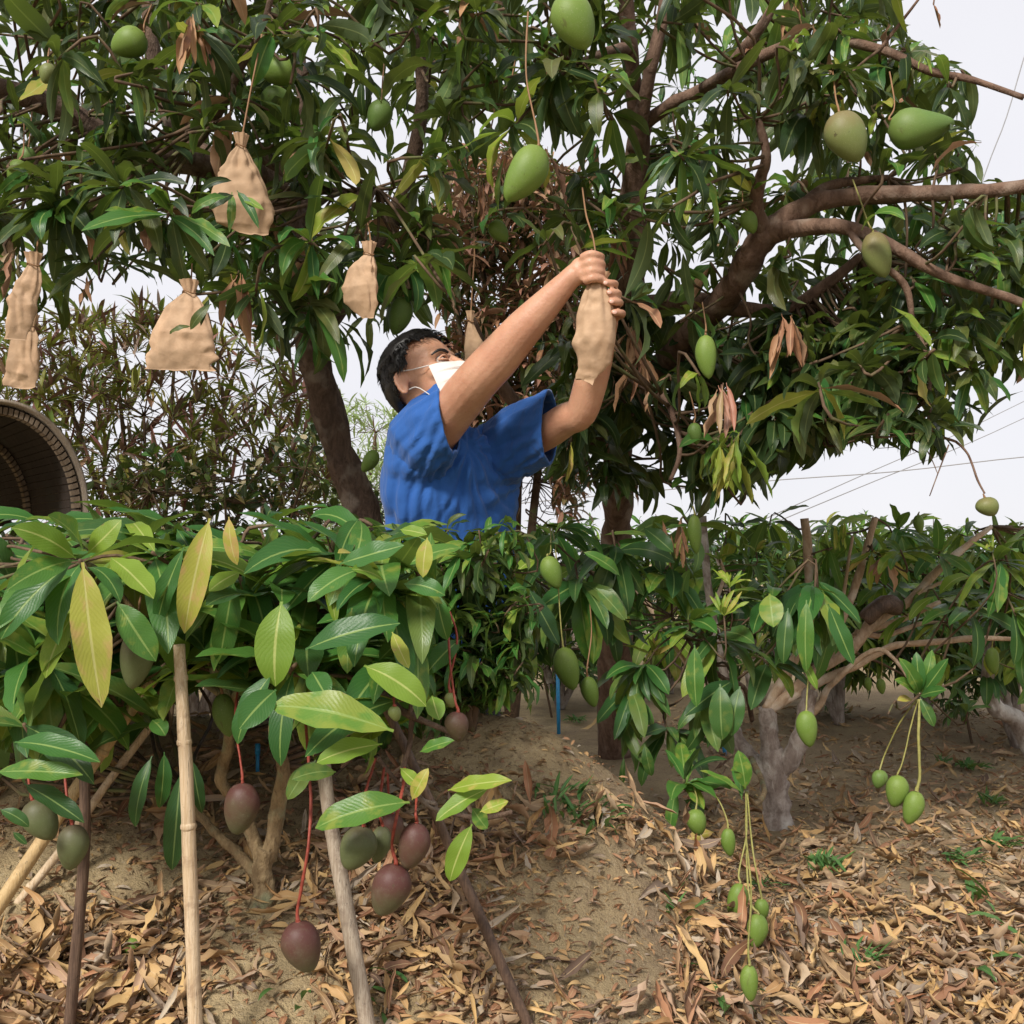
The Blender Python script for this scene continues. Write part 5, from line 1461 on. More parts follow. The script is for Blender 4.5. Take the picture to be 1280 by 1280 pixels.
# ------------------------------------------------------------------ paper bags
RC = random.Random(77)
CRS = []
for i_ in range(9):
    th_ = RC.uniform(0, 3.14)
    CRS.append((math.cos(th_), RC.uniform(-.4, .4), math.sin(th_), RC.uniform(11, 34), RC.uniform(0, 1), RC.uniform(.35, .8) * (1.0 if i_ < 4 else .6)))
def bag(neck, prof, label, flat=.42, tie=None, seed=0, pleat=.16, frill=.03, skew=0.0, crump=.05, tip=0.0, turn=0.0):
    """neck: (px, py, d). prof: list of (px centre, py, half width px) from the neck down to the bottom seam"""
    d = neck[2]
    s = S(d)
    R = 88
    rows = []
    pts = [(neck[0], neck[1] - frill / s, prof[0][2] * 1.7, .8)] + [(neck[0], neck[1], prof[0][2], 1.0)] + [(p[0], p[1], p[2], 1.0) for p in prof[1:]]
    # refine rows
    ref = []
    for i in range(len(pts) - 1):
        for k in range(12):
            t = k / 12
            ref.append(tuple(a * (1 - t) + b * t for a, b in zip(pts[i], pts[i + 1])))
    ref.append(pts[-1])
    nr = len(ref)
    vs, fs = [], []
    for i, (cx, cy, hw, _) in enumerate(ref):
        t = i / (nr - 1)
        c = P(cx, cy, d)
        w = hw * s
        fl = flat
        if t > .6:
            fl = flat * (1 - ((t - .6) / .4) ** 1.5) + .03
        if t < .25:
            fl = .8 + (flat - .8) * (t / .25)
        pl = pleat * max(0, 1 - t * 1.5)
        for j in range(R):
            a = 2 * math.pi * j / R
            ca, sa = math.cos(a), math.sin(a)
            rr = 1 + pl * math.sin(a * 9 + seed) + pl * .6 * math.sin(a * 5 + seed * 2)
            ex = (abs(ca) ** .8) * (1 if ca >= 0 else -1)
            x = ex * w * rr
            y = sa * w * fl * rr
            v = Vector((x * math.cos(turn) - y * math.sin(turn), x * math.sin(turn) + y * math.cos(turn), 0))
            q = c + v
            k = crump * min(.06, w + .02) * (0.3 + t)
            sh_ = Vector((seed * 3.3, 0, 0))
            cr = 0.0
            for (dx, dy, dz, fq, phs, am) in CRS:
                w_ = (q.x * dx + q.y * dy + q.z * dz) * fq + phs + seed * 1.7 + 1.6 * noise.noise(q * 9 + sh_)
                cr += am * (abs((w_ % 1.0) - .5) * 4 - 1) * (.35 + max(0, noise.noise(q * 16 + sh_ + Vector((phs, 0, 0)))) * 2.2)
            nz = noise.noise_vector(q * 14 + sh_) * .7 + v.normalized() * cr
            q = q + nz * k * 1.7
            if i == nr - 1:
                q.z += .006 * noise.noise(q * 40) + tip * ca
            vs.append(q)
    for i in range(nr - 1):
        for j in range(R):
            k = (j + 1) % R
            fs.append((i * R + j, (i + 1) * R + j, (i + 1) * R + k, i * R + k))
    fs.append(tuple((nr - 1) * R + j for j in range(R)))
    mb = MB()
    mb.add(vs, fs)
    o = tag(mb.build('paper_bag', PAPER, None, P(*neck)), label, 'paper bag')
    if tie:
        t = MB()
        tube(t, [P(*q) for q in tie], [.0022] * len(tie), 6, 5, .25, seed)
        t.build('stalk', STALK_B, o)
        t = MB()
        cen = P(*neck)
        w = prof[0][2] * s * 1.25
        tube(t, [cen + Vector((math.cos(a) * w, math.sin(a) * w, .004 * math.sin(a * 2))) for a in [i * .7 for i in range(11)]], [.0018] * 11, 5, 2)
        t.build('tie_wire', STALK_B, o)
    return o
bag((301, 183, 2.35), [(0, 0, 5), (300, 205, 17), (300, 235, 32), (302, 262, 38), (306, 282, 32), (318, 292, 18)], 'crumpled kraft paper bag tied on a long stalk, partly behind leaves', tie=[(301, 180, 2.35), (312, 120, 2.36), (322, 70, 2.38), (329, 35, 2.45)], seed=1, turn=.3)
bag((237, 366, 2.32), [(0, 0, 6), (233, 385, 24), (229, 415, 36), (227, 440, 41), (226, 463, 44)], 'wide tan paper bag with straight bottom hanging over the reddish bush', flat=.3, tie=[(237, 364, 2.32), (239, 350, 2.34), (240, 330, 2.5)], seed=2, crump=.035, turn=.1)
bag((461, 318, 2.38), [(0, 0, 5), (453, 335, 19), (449, 358, 25), (450, 378, 22), (460, 398, 7)], 'pointed yellowish paper bag among dark leaves left of the head', tie=[(461, 316, 2.38), (463, 300, 2.4), (458, 270, 2.6)], seed=3, turn=-.3)
bag((42, 332, 2.34), [(0, 0, 6), (36, 352, 15), (28, 380, 17), (24, 405, 16), (18, 425, 12)], 'narrow brown paper bag, upper of two hanging close together', tie=[(42, 330, 2.34), (46, 315, 2.36), (48, 290, 2.5)], seed=4, turn=.2)
bag((34, 408, 2.42), [(0, 0, 8), (32, 425, 17), (29, 450, 21), (27, 470, 22), (24, 485, 20)], 'brown paper bag with stitched bottom, lower of two hanging together', flat=.35, tie=[(34, 406, 2.42), (37, 385, 2.46), (44, 320, 2.6)], seed=5)
bag((12, 300, 2.6), [(0, 0, 5), (10, 315, 9), (9, 330, 10), (9, 338, 8)], 'small brown paper bag mostly hidden behind leaves above two others', tie=[(12, 298, 2.6), (14, 280, 2.6)], seed=6)
bag((588, 402, 2.75), [(0, 0, 3), (589, 412, 6), (591, 425, 10), (593, 445, 13), (596, 470, 14)], 'gathered tan paper bag hanging behind the forehead of the man', tie=[(588, 400, 2.75), (591, 350, 2.76), (593, 310, 2.8), (590, 260, 3.0)], seed=7)
bag((747, 352, 2.33), [(0, 0, 9), (745, 372, 18), (744, 400, 24), (744, 430, 25), (743, 455, 20), (730, 477, 11)], 'crumpled kraft paper bag that the man closes round a mango with both hands', flat=.7, seed=8, pleat=.12, crump=.034, frill=.02, tip=-.01, tie=[(748, 350, 2.33), (742, 300, 2.36), (733, 270, 2.4), (728, 235, 2.6)])

# ------------------------------------------------------------------ the man
def skin_material():
    m, nt, out = mat('skin')
    h = N(nt)
    co_ = h.coords('Object')
    n1 = h.noise(co_, 14, 4)
    n2 = h.noise(co_, 180, 4)
    col = h.mix(h.smooth(n1, 0.35, 0.7), (0.53, 0.29, 0.185), (0.46, 0.225, 0.14))
    col = h.mix(h.math('MULTIPLY', h.smooth(n2, .5, .75), .25), col, (0.34, 0.15, 0.09))
    n3 = h.noise(co_, 60, 5, .7)
    n4 = h.noise(co_, 38, 3, .6, 1.2)
    col = h.mix(h.math('MULTIPLY', h.smooth(n3, .62, .70), .35), col, (0.26, 0.11, 0.065))
    col = h.mix(h.math('MULTIPLY', h.smooth(n4, .55, .72), .22), col, (0.58, 0.26, 0.19))
    b = h.bsdf(col, h.math('ADD', h.math('MULTIPLY', n3, .3), .30), h.bump(h.math('ADD', n2, h.math('MULTIPLY', n3, 1.2)), .28, .003), 0.4, **{'Subsurface Weight': 0.12})
    b.inputs['Subsurface Radius'].default_value = (0.02, 0.008, 0.004)
    h.link(b.outputs[0], out.inputs[0])
    return m
SKIN = skin_material()

def cloth_material(name, c, c2):
    m, nt, out = mat(name)
    h = N(nt)
    co_ = h.coords('Object')
    n1 = h.noise(co_, 7, 4)
    n2 = h.noise(co_, 700, 2)
    mp = h.node('ShaderNodeMapping')
    mp.inputs['Scale'].default_value = (1, 1, .3)
    h.link(co_, mp.inputs['Vector'])
    n3 = h.noise(mp.outputs[0], 26, 3, .5, .8)
    b = h.bsdf(h.mix(n1, c, c2), 0.8, h.bump(h.math('ADD', n3, h.math('MULTIPLY', n2, .06)), .45, .014), 0.2, **{'Sheen Weight': 0.15})
    h.link(b.outputs[0], out.inputs[0])
    return m
SHIRT = cloth_material('blue_cotton', (0.020, 0.088, 0.31), (0.030, 0.115, 0.38))
TROUSER = cloth_material('dark_trouser', (0.03, 0.03, 0.035), (0.05, 0.05, 0.055))
HAIR = simple_material('black_hair', (0.011, 0.009, 0.009), 0.42, 0.5, .3, 300)
MASK = simple_material('mask_white', (0.66, 0.62, 0.585), 0.75, 0.2, .25, 260, .08)
EYEW = simple_material('eye_white', (0.62, 0.56, 0.52), 0.25, 0.5)
EYED = simple_material('eye_dark', (0.012, 0.008, 0.006), 0.12, 0.6)
SHOE = simple_material('shoe_black', (0.03, 0.03, 0.03), 0.5, 0.4)

HC = P(535, 477, 2.62)                         # middle of the head
psi, phi = math.radians(35), math.radians(27)
hf = Vector((math.cos(phi) * math.cos(psi), -math.cos(phi) * math.sin(psi), math.sin(phi)))
hl = Vector((math.sin(psi), math.cos(psi), 0))
hu = hf.cross(hl) * -1
hu = Vector((-math.sin(phi) * math.cos(psi), math.sin(phi) * math.sin(psi), math.cos(phi)))
HS = 1.09
def H(x, y, z):
    """head space: x to the face, y to his left, z to the crown"""
    return HC + (hf * x + hl * y + hu * z) * HS
def hax(a, b, c):
    return [hf * a * HS, hl * b * HS, hu * c * HS]

body = MB()
ellipsoid(body, H(-.012, 0, .035), hax(.098, .078, .088))
ellipsoid(body, H(.030, 0, -.030), hax(.066, .062, .080))
ellipsoid(body, H(.052, 0, -.078), hax(.036, .038, .034))
ellipsoid(body, H(.066, 0, .028), hax(.026, .052, .020))          # brow
for s in (-1, 1):
    ellipsoid(body, H(.058, s * .040, -.022), hax(.028, .026, .024))   # cheek
    # ear
    ex = H(-.012, s * .079, -.008)
    e1 = (hf * -.45 + hl * s * .9).normalized()
    e2 = hu.cross(e1).normalized()
    for k in range(16):
        a = k / 16 * 2 * math.pi
        rr = 1 + .18 * math.sin(a)
        c = ex + hu * (math.sin(a) * .028 * HS) + (hf * -.62 + hl * s * .55) * ((.010 + math.cos(a) * .015 * rr) * HS)
        ellipsoid(body, c, [hf * .0058, hl * .0058, hu * .0058], 8, 6)
    ellipsoid(body, ex + (hf * -.5 + hl * s * .4) * .008, [hu * .026, (hf * -.62 + hl * s * .55) * .020, hl * .0045], 10, 8)
tube(body, [H(.088, 0, .016), H(.101, 0, -.006), H(.112, 0, -.030), H(.100, 0, -.040)], [.008, .010, .0145, .010], 10, 3)
SHR, SHL = P(532, 556, 2.62), P(640, 560, 2.76)
NB = P(545, 545, 2.70)
tube(body, [H(-.02, 0, -.04), H(-.03, 0, -.10), NB], [.060, .056, .066], 16, 4)
# torso
chest = P(577, 600, 2.74)
belly = P(566, 700, 2.80)
hip = P(558, 800, 2.84)
yaw_b = math.radians(38)
bx = Vector((math.cos(yaw_b), math.sin(yaw_b), 0))        # across the shoulders
by = Vector((math.sin(yaw_b), -math.cos(yaw_b), 0))       # chest direction
def ring_loft(mb, rings, n=28, close=True):
    vs, fs = [], []
    for c, u, v in rings:
        for j in range(n):
            a = 2 * math.pi * j / n
            vs.append(c + u * math.cos(a) + v * math.sin(a))
    k = len(rings)
    for i in range(k - 1):
        for j in range(n):
            m_ = (j + 1) % n
            fs.append((i * n + j, i * n + m_, (i + 1) * n + m_, (i + 1) * n + j))
    if close:
        fs.append(tuple(range(n - 1, -1, -1)))
        fs.append(tuple((k - 1) * n + j for j in range(n)))
    mb.add(vs, fs)
ring_loft(body, [(NB + Vector((0, 0, -.01)), bx * .06, by * .055), (P(572, 565, 2.71), bx * .15, by * .08), (chest, bx * .165, by * .10), (belly, bx * .155, by * .10), (hip, bx * .16, by * .105), (P(556, 850, 2.85), bx * .13, by * .09)])
# arms
ER, WR = P(610, 462, 2.43), P(709, 352, 2.335)
EL, WL = P(726, 516, 2.50), P(757, 412, 2.40)
tube(body, [SHR, P(570, 508, 2.52), P(598, 474, 2.45), P(622, 448, 2.42), P(655, 410, 2.38), P(685, 378, 2.355), WR, P(720, 342, 2.33)], [.066, .060, .056, .055, .047, .037, .0275, .027], 18, 4)
tube(body, [SHL, P(682, 541, 2.62), P(708, 524, 2.54), EL, P(738, 480, 2.46), P(748, 448, 2.43), WL, P(760, 400, 2.39)], [.052, .047, .044, .042, .043, .037, .028, .027], 18, 4)
# right hand: fist closed round the neck of the bag
def blob(px, py, d, rx, ry, rz, ang):
    u = Vector((math.cos(ang), 0, math.sin(ang)))
    v = Vector((-math.sin(ang), 0, math.cos(ang)))
    ellipsoid(body, P(px, py, d), [u * rx, Vector((0, 1, 0)) * ry, v * rz], 16, 12)
blob(728, 337, 2.325, .034, .018, .032, .75)
blob(722, 341, 2.325, .030, .018, .027, .75)
for i, (y0, ln) in enumerate([(318.5, 0), (328.5, 2), (338.5, 3), (348, 4)]):
    x0 = 727 + i * 1.2
    tube(body, [P(x0, y0 + 4, 2.315), P(738 + i * .8, y0 - 1 + i * .3, 2.300), P(748 + ln * .7, y0 + 1, 2.310), P(752 + ln * .6, y0 + 3, 2.330), P(748, y0 + 5, 2.352), P(741, y0 + 6, 2.362)],
         [.0105, .0108, .0098, .0092, .0085, .007], 10, 3)
tube(body, [P(722, 346, 2.34), P(731, 352, 2.355), P(740, 350, 2.362), P(747, 344, 2.366)], [.012, .011, .0095, .0075], 10, 3)
# left hand: fingers wrap round the bag from behind
blob(764, 385, 2.385, .022, .018, .034, .2)
for i, (x, y) in enumerate([(763, 355), (767, 367), (769, 378.5), (772, 392)]):
    tube(body, [P(766, y + 5, 2.392), P(x + 4, y + 2, 2.372), P(x + 6, y, 2.348), P(x + 2, y - 1, 2.325), P(x - 5, y - 1.5, 2.313), P(x - 9.5 + i * .8, y - 1, 2.314)], [.010, .010, .0095, .0093, .0088, .0068], 10, 3)
tube(body, [P(760, 392, 2.39), P(753, 376, 2.385), P(748, 362, 2.375), P(748, 352, 2.368)], [.012, .011, .0095, .0075], 10, 3)
# legs and feet in the hollow behind the bank
feetR, feetL = Vector((P(545, 900, 2.9).x - .05, 2.92, .05)), Vector((P(560, 900, 2.9).x + .05, 3.02, .05))
for sgn, ft in ((-1, feetR), (1, feetL)):
    h0 = hip + bx * (.085 * sgn) + Vector((0, 0, -.03))
    kn = h0.lerp(ft, .5) + by * .03
    tube(body, [h0, h0.lerp(kn, .5), kn, kn.lerp(ft, .4), ft + Vector((0, 0, .03)), ft], [.085, .076, .056, .054, .038, .036], 14, 4)
    tube(body, [ft + Vector((0, 0, -.005)) - by * .04, ft + by * .06 + Vector((0, 0, -.012)), ft + by * .15 + Vector((0, 0, -.02))], [.035, .038, .028], 12, 3)
MAN_BASE = Vector(((feetR.x + feetL.x) / 2, 2.97, 0.0))
skin = remesh(body, .0042, 3, .5)
# eye sockets and mouth line are pressed into the welded surface
es = [(H(.0885, -.031, .004), .017, .010), (H(.0885, .031, .004), .017, .010)]
for i, v in enumerate(skin.v):
    for c, r, dp in es:
        q = v - c
        if q.length < .03:
            k = math.exp(-(q.dot(hf) / .02) ** 2 - (q.dot(hl) / .017) ** 2 - (q.dot(hu) / .009) ** 2)
            v -= hf * (dp * k)
    skin.v[i] = v
person = skin.build('person', SKIN, None, MAN_BASE)
tag(person, 'man in a blue T-shirt and white face mask reaching up to bag a mango', 'person')

def part(mb, name, m, parent=person, smooth=True):
    o = mb.build(name, m, None, MAN_BASE, smooth)
    o.location = (0, 0, 0)
    o.parent = parent
    return o
NAIL = simple_material('fingernail', (0.60, 0.36, 0.28), 0.3, 0.5)
for i, (x, y) in enumerate([(763, 355), (767, 367), (769, 378.5), (772, 392)]):
    mb = MB()
    ellipsoid(mb, P(x - 6.0 + i * .8, y - 1.6, 2.3055), [Vector((1, 0, 0)) * .0058, Vector((0, 1, 0)) * .0016, Vector((0, 0, 1)) * .0048], 12, 8)
    part(mb, 'fingernail', NAIL)
# eyes, lids, brows
for s in (-1, 1):
    mb = MB()
    ec = H(.0790, s * .031, .0035)
    ellipsoid(mb, ec, hax(.0115, .0135, .0115), 16, 12)
    e = part(mb, 'eye', EYEW)
    mb = MB()
    ellipsoid(mb, ec + (hf * .0075 + hu * .0016) * HS, hax(.0048, .0058, .0058), 14, 10)
    part(mb, 'iris', EYED, e)
    mb = MB()
    for sg, zz in ((1, .0072), (-1, -.0052)):
        tube(mb, [H(.0805, s * .046, .003), H(.0895, s * .038, .004 + zz * .8), H(.0925, s * .029, .004 + zz), H(.0900, s * .020, .003 + zz * .5), H(.087, s * .0165, .001)], [.0022, .0032, .0036, .003, .002], 8, 4)
    part(mb, 'eyelid', SKIN)
    mb = MB()
    tube(mb, [H(.0760, s * .050, .0070), H(.0885, s * .040, .0122), H(.0930, s * .029, .0118), H(.0915, s * .019, .0068)], [.0007, .0013, .0013, .0008], 6, 4)
    part(mb, 'eyelash', HAIR)
    mb = MB()
    tube(mb, [H(.074, s * .056, .0190), H(.0885, s * .043, .0255), H(.0945, s * .028, .0250), H(.0955, s * .015, .0200)], [.0018, .0040, .0046, .0034], 8, 4)
    part(mb, 'eyebrow', HAIR)
# hair: a cap with many small locks
hm = MB()
def hair_r(th, ph):
    return 1.0
def hairline(v):
    """v: unit direction in head space from the skull centre; positive where hair grows"""
    x, y, z = v
    if z > .42:
        lim = .80 - 1.1 * max(0, .62 - z)
        return lim - x
    if z > -.10:
        return (.26 + .32 * max(0, z)) - x if abs(y) > .5 or x < .3 else .30 - x
    return (-.12 + .7 * (z + .1)) - x if z > -.72 else -1
SK = (-.012, 0, .035)
nu, nv = 72, 44
gv, ok = {}, {}
vs, fs = [], []
for i in range(nv + 1):
    th = math.pi * i / nv
    for j in range(nu):
        ph = 2 * math.pi * j / nu
        u = (math.sin(th) * math.cos(ph), math.sin(th) * math.sin(ph), math.cos(th))
        g = hairline(u)
        lift = .0165 * max(0, min(1, g * 4 + .25)) - .004
        if u[2] > .3:
            lift += .007 * max(0, min(1, g * 3))
        lift += .0025 * noise.noise(Vector(u) * 6)
        if u[2] < -.15:
            lift += .003
        p = H(SK[0] + u[0] * (.098 + lift), SK[1] + u[1] * (.078 + lift), SK[2] + u[2] * (.088 + lift) - (.012 if u[2] < -.3 else 0) * min(1, (-.3 - u[2]) * 4 if u[2] < -.3 else 0))
        vs.append(p)
        ok[(i, j)] = g > -.03
for i in range(nv):
    for j in range(nu):
        k = (j + 1) % nu
        if ok[(i, j)] and ok[(i + 1, j)] and ok[(i, k)] and ok[(i + 1, k)]:
            fs.append((i * nu + j, (i + 1) * nu + j, (i + 1) * nu + k, i * nu + k))
hm.add(vs, fs)
hair = part(hm, 'hair', HAIR)
lock = MB()
for _ in range(5200):
    u = rand_unit()
    if hairline(u) < -.02:
        continue
    lift = .012 + (.006 if u.z > .3 else 0)
    p = H(SK[0] + u.x * (.098 + lift), SK[1] + u.y * (.078 + lift), SK[2] + u.z * (.088 + lift))
    nrm = (hf * u.x + hl * u.y + hu * u.z).normalized()
    flow = (hf * (.9 if u.z > .45 else -.5) + hu * (-.2 if u.z > .45 else -1.0) + hl * (u.y * .5) + rand_unit() * .22)
    flow = (flow - nrm * flow.dot(nrm)).normalized()
    ln = random.uniform(.014, .030)
    sd_ = nrm.cross(flow) * random.uniform(.0009, .0018)
    a = p - nrm * .004
    b = p + flow * ln * .55 + nrm * .001
    c = p + flow * ln - nrm * random.uniform(-.002, .004)
    lock.add([a - sd_, a + sd_, b + sd_ * .8, b - sd_ * .8, c], [(0, 1, 2, 3), (3, 2, 4)])
lk = part(lock, 'hair_locks', HAIR, hair, False)
lk['kind'] = 'stuff'
# mask
mm = MB()
rows, cols = 43, 34
vs, fs = [], []
for layer in range(2):
    for i in range(rows):
        t = i / (rows - 1)
        z = -.016 - t * .092
        for j in range(cols):
            a = -1.20 + 2.40 * j / (cols - 1)
            aa = abs(a) / 1.20
            zz = z - (.5 - t) * .030 * aa ** 1.5 * -1 * (1 if t > .5 else .55)
            bulge = .113 + .012 * math.sin(math.pi * t) - .020 * max(0, t - .72) / .28
            x = .020 + (bulge - .020) * math.cos(a) ** .70 * (1 - .02 * aa)
            y = (.069 + .006 * math.sin(math.pi * t)) * math.sin(a) / math.sin(1.20) * (1.0 if t < .7 else 1 - .25 * (t - .7) / .3)
            nose = .011 * math.exp(-(a / .22) ** 2) * math.exp(-((t - .22) / .3) ** 2)
            pleat = .0075 * ((t * 3.5) % 1 - .5) * (1 - aa ** 4)
            k = nose + pleat + (0 if layer == 0 else -.0022)
            vs.append(H(x + k, y, zz + .002 * math.exp(-(a / .3) ** 2) * (1 - t)))
for layer in range(2):
    o_ = layer * rows * cols
    for i in range(rows - 1):
        for j in range(cols - 1):
            f = (o_ + i * cols + j, o_ + i * cols + j + 1, o_ + (i + 1) * cols + j + 1, o_ + (i + 1) * cols + j)
            fs.append(f if layer == 0 else f[::-1])
mm.add(vs, fs)
mask = part(mm, 'face_mask', MASK)
for s in (-1, 1):
    jc = cols - 1 if s > 0 else 0
    for row, z1 in ((0, .018), (rows - 1, -.036)):
        mb = MB()
        st = vs[row * cols + jc]
        tube(mb, [st, H(.022, s * .080, (.006 if row == 0 else -.048)), H(-.004, s * .086, z1)], [.0015, .0015, .0015], 6, 4)
        part(mb, 'ear_loop', MASK, mask)

# T-shirt: body of the shirt and two open sleeves
sh = MB()
ring_loft(sh, [(P(548, 528, 2.71), bx * .068, by * .062), (P(556, 536, 2.715), bx * .105, by * .08), (P(570, 556, 2.72), bx * .175, by * .105), (P(573, 590, 2.74), bx * .200, by * .128), (P(566, 640, 2.765), bx * .207, by * .140),
               (P(562, 700, 2.80), bx * .208, by * .142), (P(560, 770, 2.83), bx * .21, by * .145), (P(558, 830, 2.845), bx * .212, by * .148)], 40)
ellipsoid(sh, P(520, 572, 2.64), [bx * .085, by * .095, Vector((0, 0, 1)) * .10])
ellipsoid(sh, P(632, 560, 2.76), [bx * .105, by * .095, Vector((0, 0, 1)) * .085])
ellipsoid(sh, P(516, 606, 2.67), [bx * .085, by * .10, Vector((0, 0, 1)) * .14])
sh = remesh(sh, .005, 18, .6)
FOLD = [((588, 560), (599, 650), 4, .013), ((590, 562), (618, 655), 4, .012), ((586, 562), (576, 655), 4, .011), ((583, 562), (556, 640), 4, .010), ((592, 560), (640, 640), 4, .010), ((600, 556), (636, 600), 3, .008), ((655, 592), (636, 660), 4, .011),
        ((498, 590), (494, 665), 5, .011), ((520, 596), (512, 670), 4, .010), ((536, 592), (530, 665), 4, .008), ((660, 585), (650, 640), 3, .008), ((545, 600), (548, 660), 4, .007),
        ((555, 488), (504, 575), 3.5, .008), ((557, 508), (512, 596), 3.5, .009), ((558, 530), (524, 604), 3.5, .009), ((561, 548), (536, 606), 3, .008), ((545, 492), (492, 560), 3, .006),
        ((684, 500), (620, 530), 3, .007), ((685, 520), (626, 555), 3.5, .008), ((682, 548), (630, 585), 3.5, .009), ((680, 566), (640, 598), 3, .007)]
def creases(p):
    px, py, d = proj(p)
    k = 0.0
    for a, b, w, dp in FOLD:
        ax_, ay_ = a
        vx, vy = b[0] - ax_, b[1] - ay_
        t = ((px - ax_) * vx + (py - ay_) * vy) / (vx * vx + vy * vy)
        if -.15 < t < 1.15:
            tt = min(1, max(0, t))
            bow = 5 * math.sin(tt * 3.1) * (1 if (a[0] % 2) else -1)
            n_ = math.hypot(vx, vy)
            dist = abs(((px - ax_) * vy - (py - ay_) * vx) / n_ - bow)
            env = math.sin(math.pi * min(1, max(0, (t + .15) / 1.3))) ** .6
            k += dp * env * (.55 * math.exp(-(dist / (w * 2.6)) ** 2) - 1.0 * math.exp(-(dist / w) ** 2))
    return k
armp = [P(585, 558, 2.60), P(655, 600, 2.66)]
def folds(p):
    k = 0.0
    for c in armp:
        q = p - c
        r = math.sqrt(q.x * q.x + q.z * q.z) + 1e-6
        a = math.atan2(q.z, q.x)
        k += .0055 * math.sin(a * 11 + 3.2 * noise.noise(q * 9)) * math.exp(-r / .20) * min(1, r / .04)
    w1 = noise.noise(Vector((p.x * 13 + p.z * 5, p.y * 13, p.z * 2.4)))
    w2 = noise.noise(Vector((p.x * 24 - p.z * 8, p.y * 24, p.z * 4.0 + 3)))
    k += .012 * (.30 - abs(w1)) + .006 * (.3 - abs(w2)) + creases(p)
    return k
displace(sh, folds)
shirt = part(sh, 't_shirt', SHIRT)
def sleeve(rings, seed):
    """rings: (centre, normal, radius, squash along y)"""
    mb = MB()
    n = 96
    rr = []
    for i in range(len(rings) - 1):
        for k in range(9):
            t = k / 9
            t_ = t
            a, b = rings[i], rings[i + 1]
            rr.append((a[0].lerp(b[0], t_), a[1].lerp(b[1], t_).normalized(), a[2] * (1 - t_) + b[2] * t_, a[3] * (1 - t_) + b[3] * t_))
    rr.append((rings[-1][0], rings[-1][1].normalized(), rings[-1][2], rings[-1][3]))
    for lay in (0, 1):
        for i, (c, nn, r, sq) in enumerate(rr):
            u = Vector((0, 0, 1))
            u = (u - nn * u.dot(nn)).normalized()
            w = nn.cross(u)
            hem = .0022 if i >= len(rr) - 3 else 0
            for j in range(n):
                a = 2 * math.pi * j / n
                p = c + u * (r * math.cos(a)) + w * (r * sq * math.sin(a))
                k = .014 * (.3 - abs(noise.noise(Vector((math.cos(a) * 2.6 + seed, math.sin(a) * 2.6, i * .07))))) + .004 * noise.noise(Vector((math.cos(a) * 8 + seed, math.sin(a) * 8, i * .2)))
                p = p + (p - c).normalized() * (k + creases(p) * (0 if i >= len(rr) - 2 else .9) + hem - (.004 + hem * 2 if lay else 0))
                mb.v.append(p)
    m_ = len(rr)
    for lay in (0, 1):
        o_ = lay * m_ * n
        for i in range(m_ - 1):
            for j in range(n):
                q = (j + 1) % n
                f = (o_ + i * n + j, o_ + i * n + q, o_ + (i + 1) * n + q, o_ + (i + 1) * n + j)
                mb.f.append(f if lay == 0 else f[::-1])
    for j in range(n):
        q = (j + 1) % n
        e = (m_ - 1) * n
        mb.f.append((e + j, e + q, m_ * n + e + q, m_ * n + e + j))
    return part(mb, 'sleeve', SHIRT, shirt)
V3 = Vector
sleeve([(P(522, 610, 2.69), V3((.35, -.25, .8)), .060, .8), (P(516, 585, 2.655), V3((.50, -.3, .75)), .090, .85), (P(523, 560, 2.61), V3((.62, -.3, .65)), .102, .86), (P(540, 541, 2.57), V3((.82, -.3, .42)), .102, .80), (P(562, 522, 2.53), V3((.95, -.28, .16)), .097, .72)], 1.7)
sleeve([(P(600, 576, 2.78), V3((.9, -.3, .1)), .070, .85), (P(618, 568, 2.75), V3((.9, -.35, .12)), .098, .85), (P(640, 556, 2.71), V3((.9, -.4, .15)), .102, .82), (P(664, 543, 2.66), V3((.9, -.4, .12)), .100, .78), (P(687, 534, 2.61), V3((.95, -.30, -.02)), .098, .84)], 5.1)
# trousers and shoes
tr_ = MB()
ring_loft(tr_, [(P(559, 770, 2.835), bx * .175, by * .12), (hip, bx * .18, by * .125), (P(556, 850, 2.85), bx * .165, by * .115)], 28)
for sgn, ft in ((-1, feetR), (1, feetL)):
    h0 = hip + bx * (.085 * sgn) + Vector((0, 0, -.03))
    kn = h0.lerp(ft, .5) + by * .03
    tube(tr_, [h0, h0.lerp(kn, .5), kn, kn.lerp(ft, .5), ft + Vector((0, 0, .04))], [.10, .092, .075, .068, .062], 16, 4)
part(remesh(tr_, .012, 4, .5), 'trousers', TROUSER)
for ft in (feetR, feetL):
    mb = MB()
    tube(mb, [ft + Vector((0, 0, .0)) - by * .06, ft + Vector((0, 0, -.002)), ft + by * .07 + Vector((0, 0, -.008)), ft + by * .17 + Vector((0, 0, -.014))], [.036, .046, .046, .034], 14, 4)
    part(mb, 'shoe', SHOE)

# ------------------------------------------------------------------ leaf litter, twigs and weeds
def gnormal(x, y):
    e = .02
    return Vector((zg(x - e, y) - zg(x + e, y), zg(x, y - e) - zg(x, y + e), 2 * e)).normalized()
def density(px, py):
    if px < 640:
        v = .30 + 1.25 * noise.noise(Vector((px / 70, py / 42, 1)))
        if 0 < px < 240 and 1150 < py:
            v += .5
        if px < 190 and 1040 < py < 1150:
            v -= .75
        if 240 < px < 400 and py > 1150:
            v -= .7
        if 400 < px < 600 and 1020 < py < 1230:
            v += .3
        if py < 945:
            v -= .30
        if px > 540 and py < 1000:
            v -= .35
        return v
    v = .45 + .8 * noise.noise(Vector((px / 80, py / 45, 7)))
    if px < 830 and (py > 1080 or py < 1005):
        v -= .85
    if px > 880:
        v += .38
    if px < 760 and py > 1235:
        v += .5
    if py < 930:
        v += .3
    return v
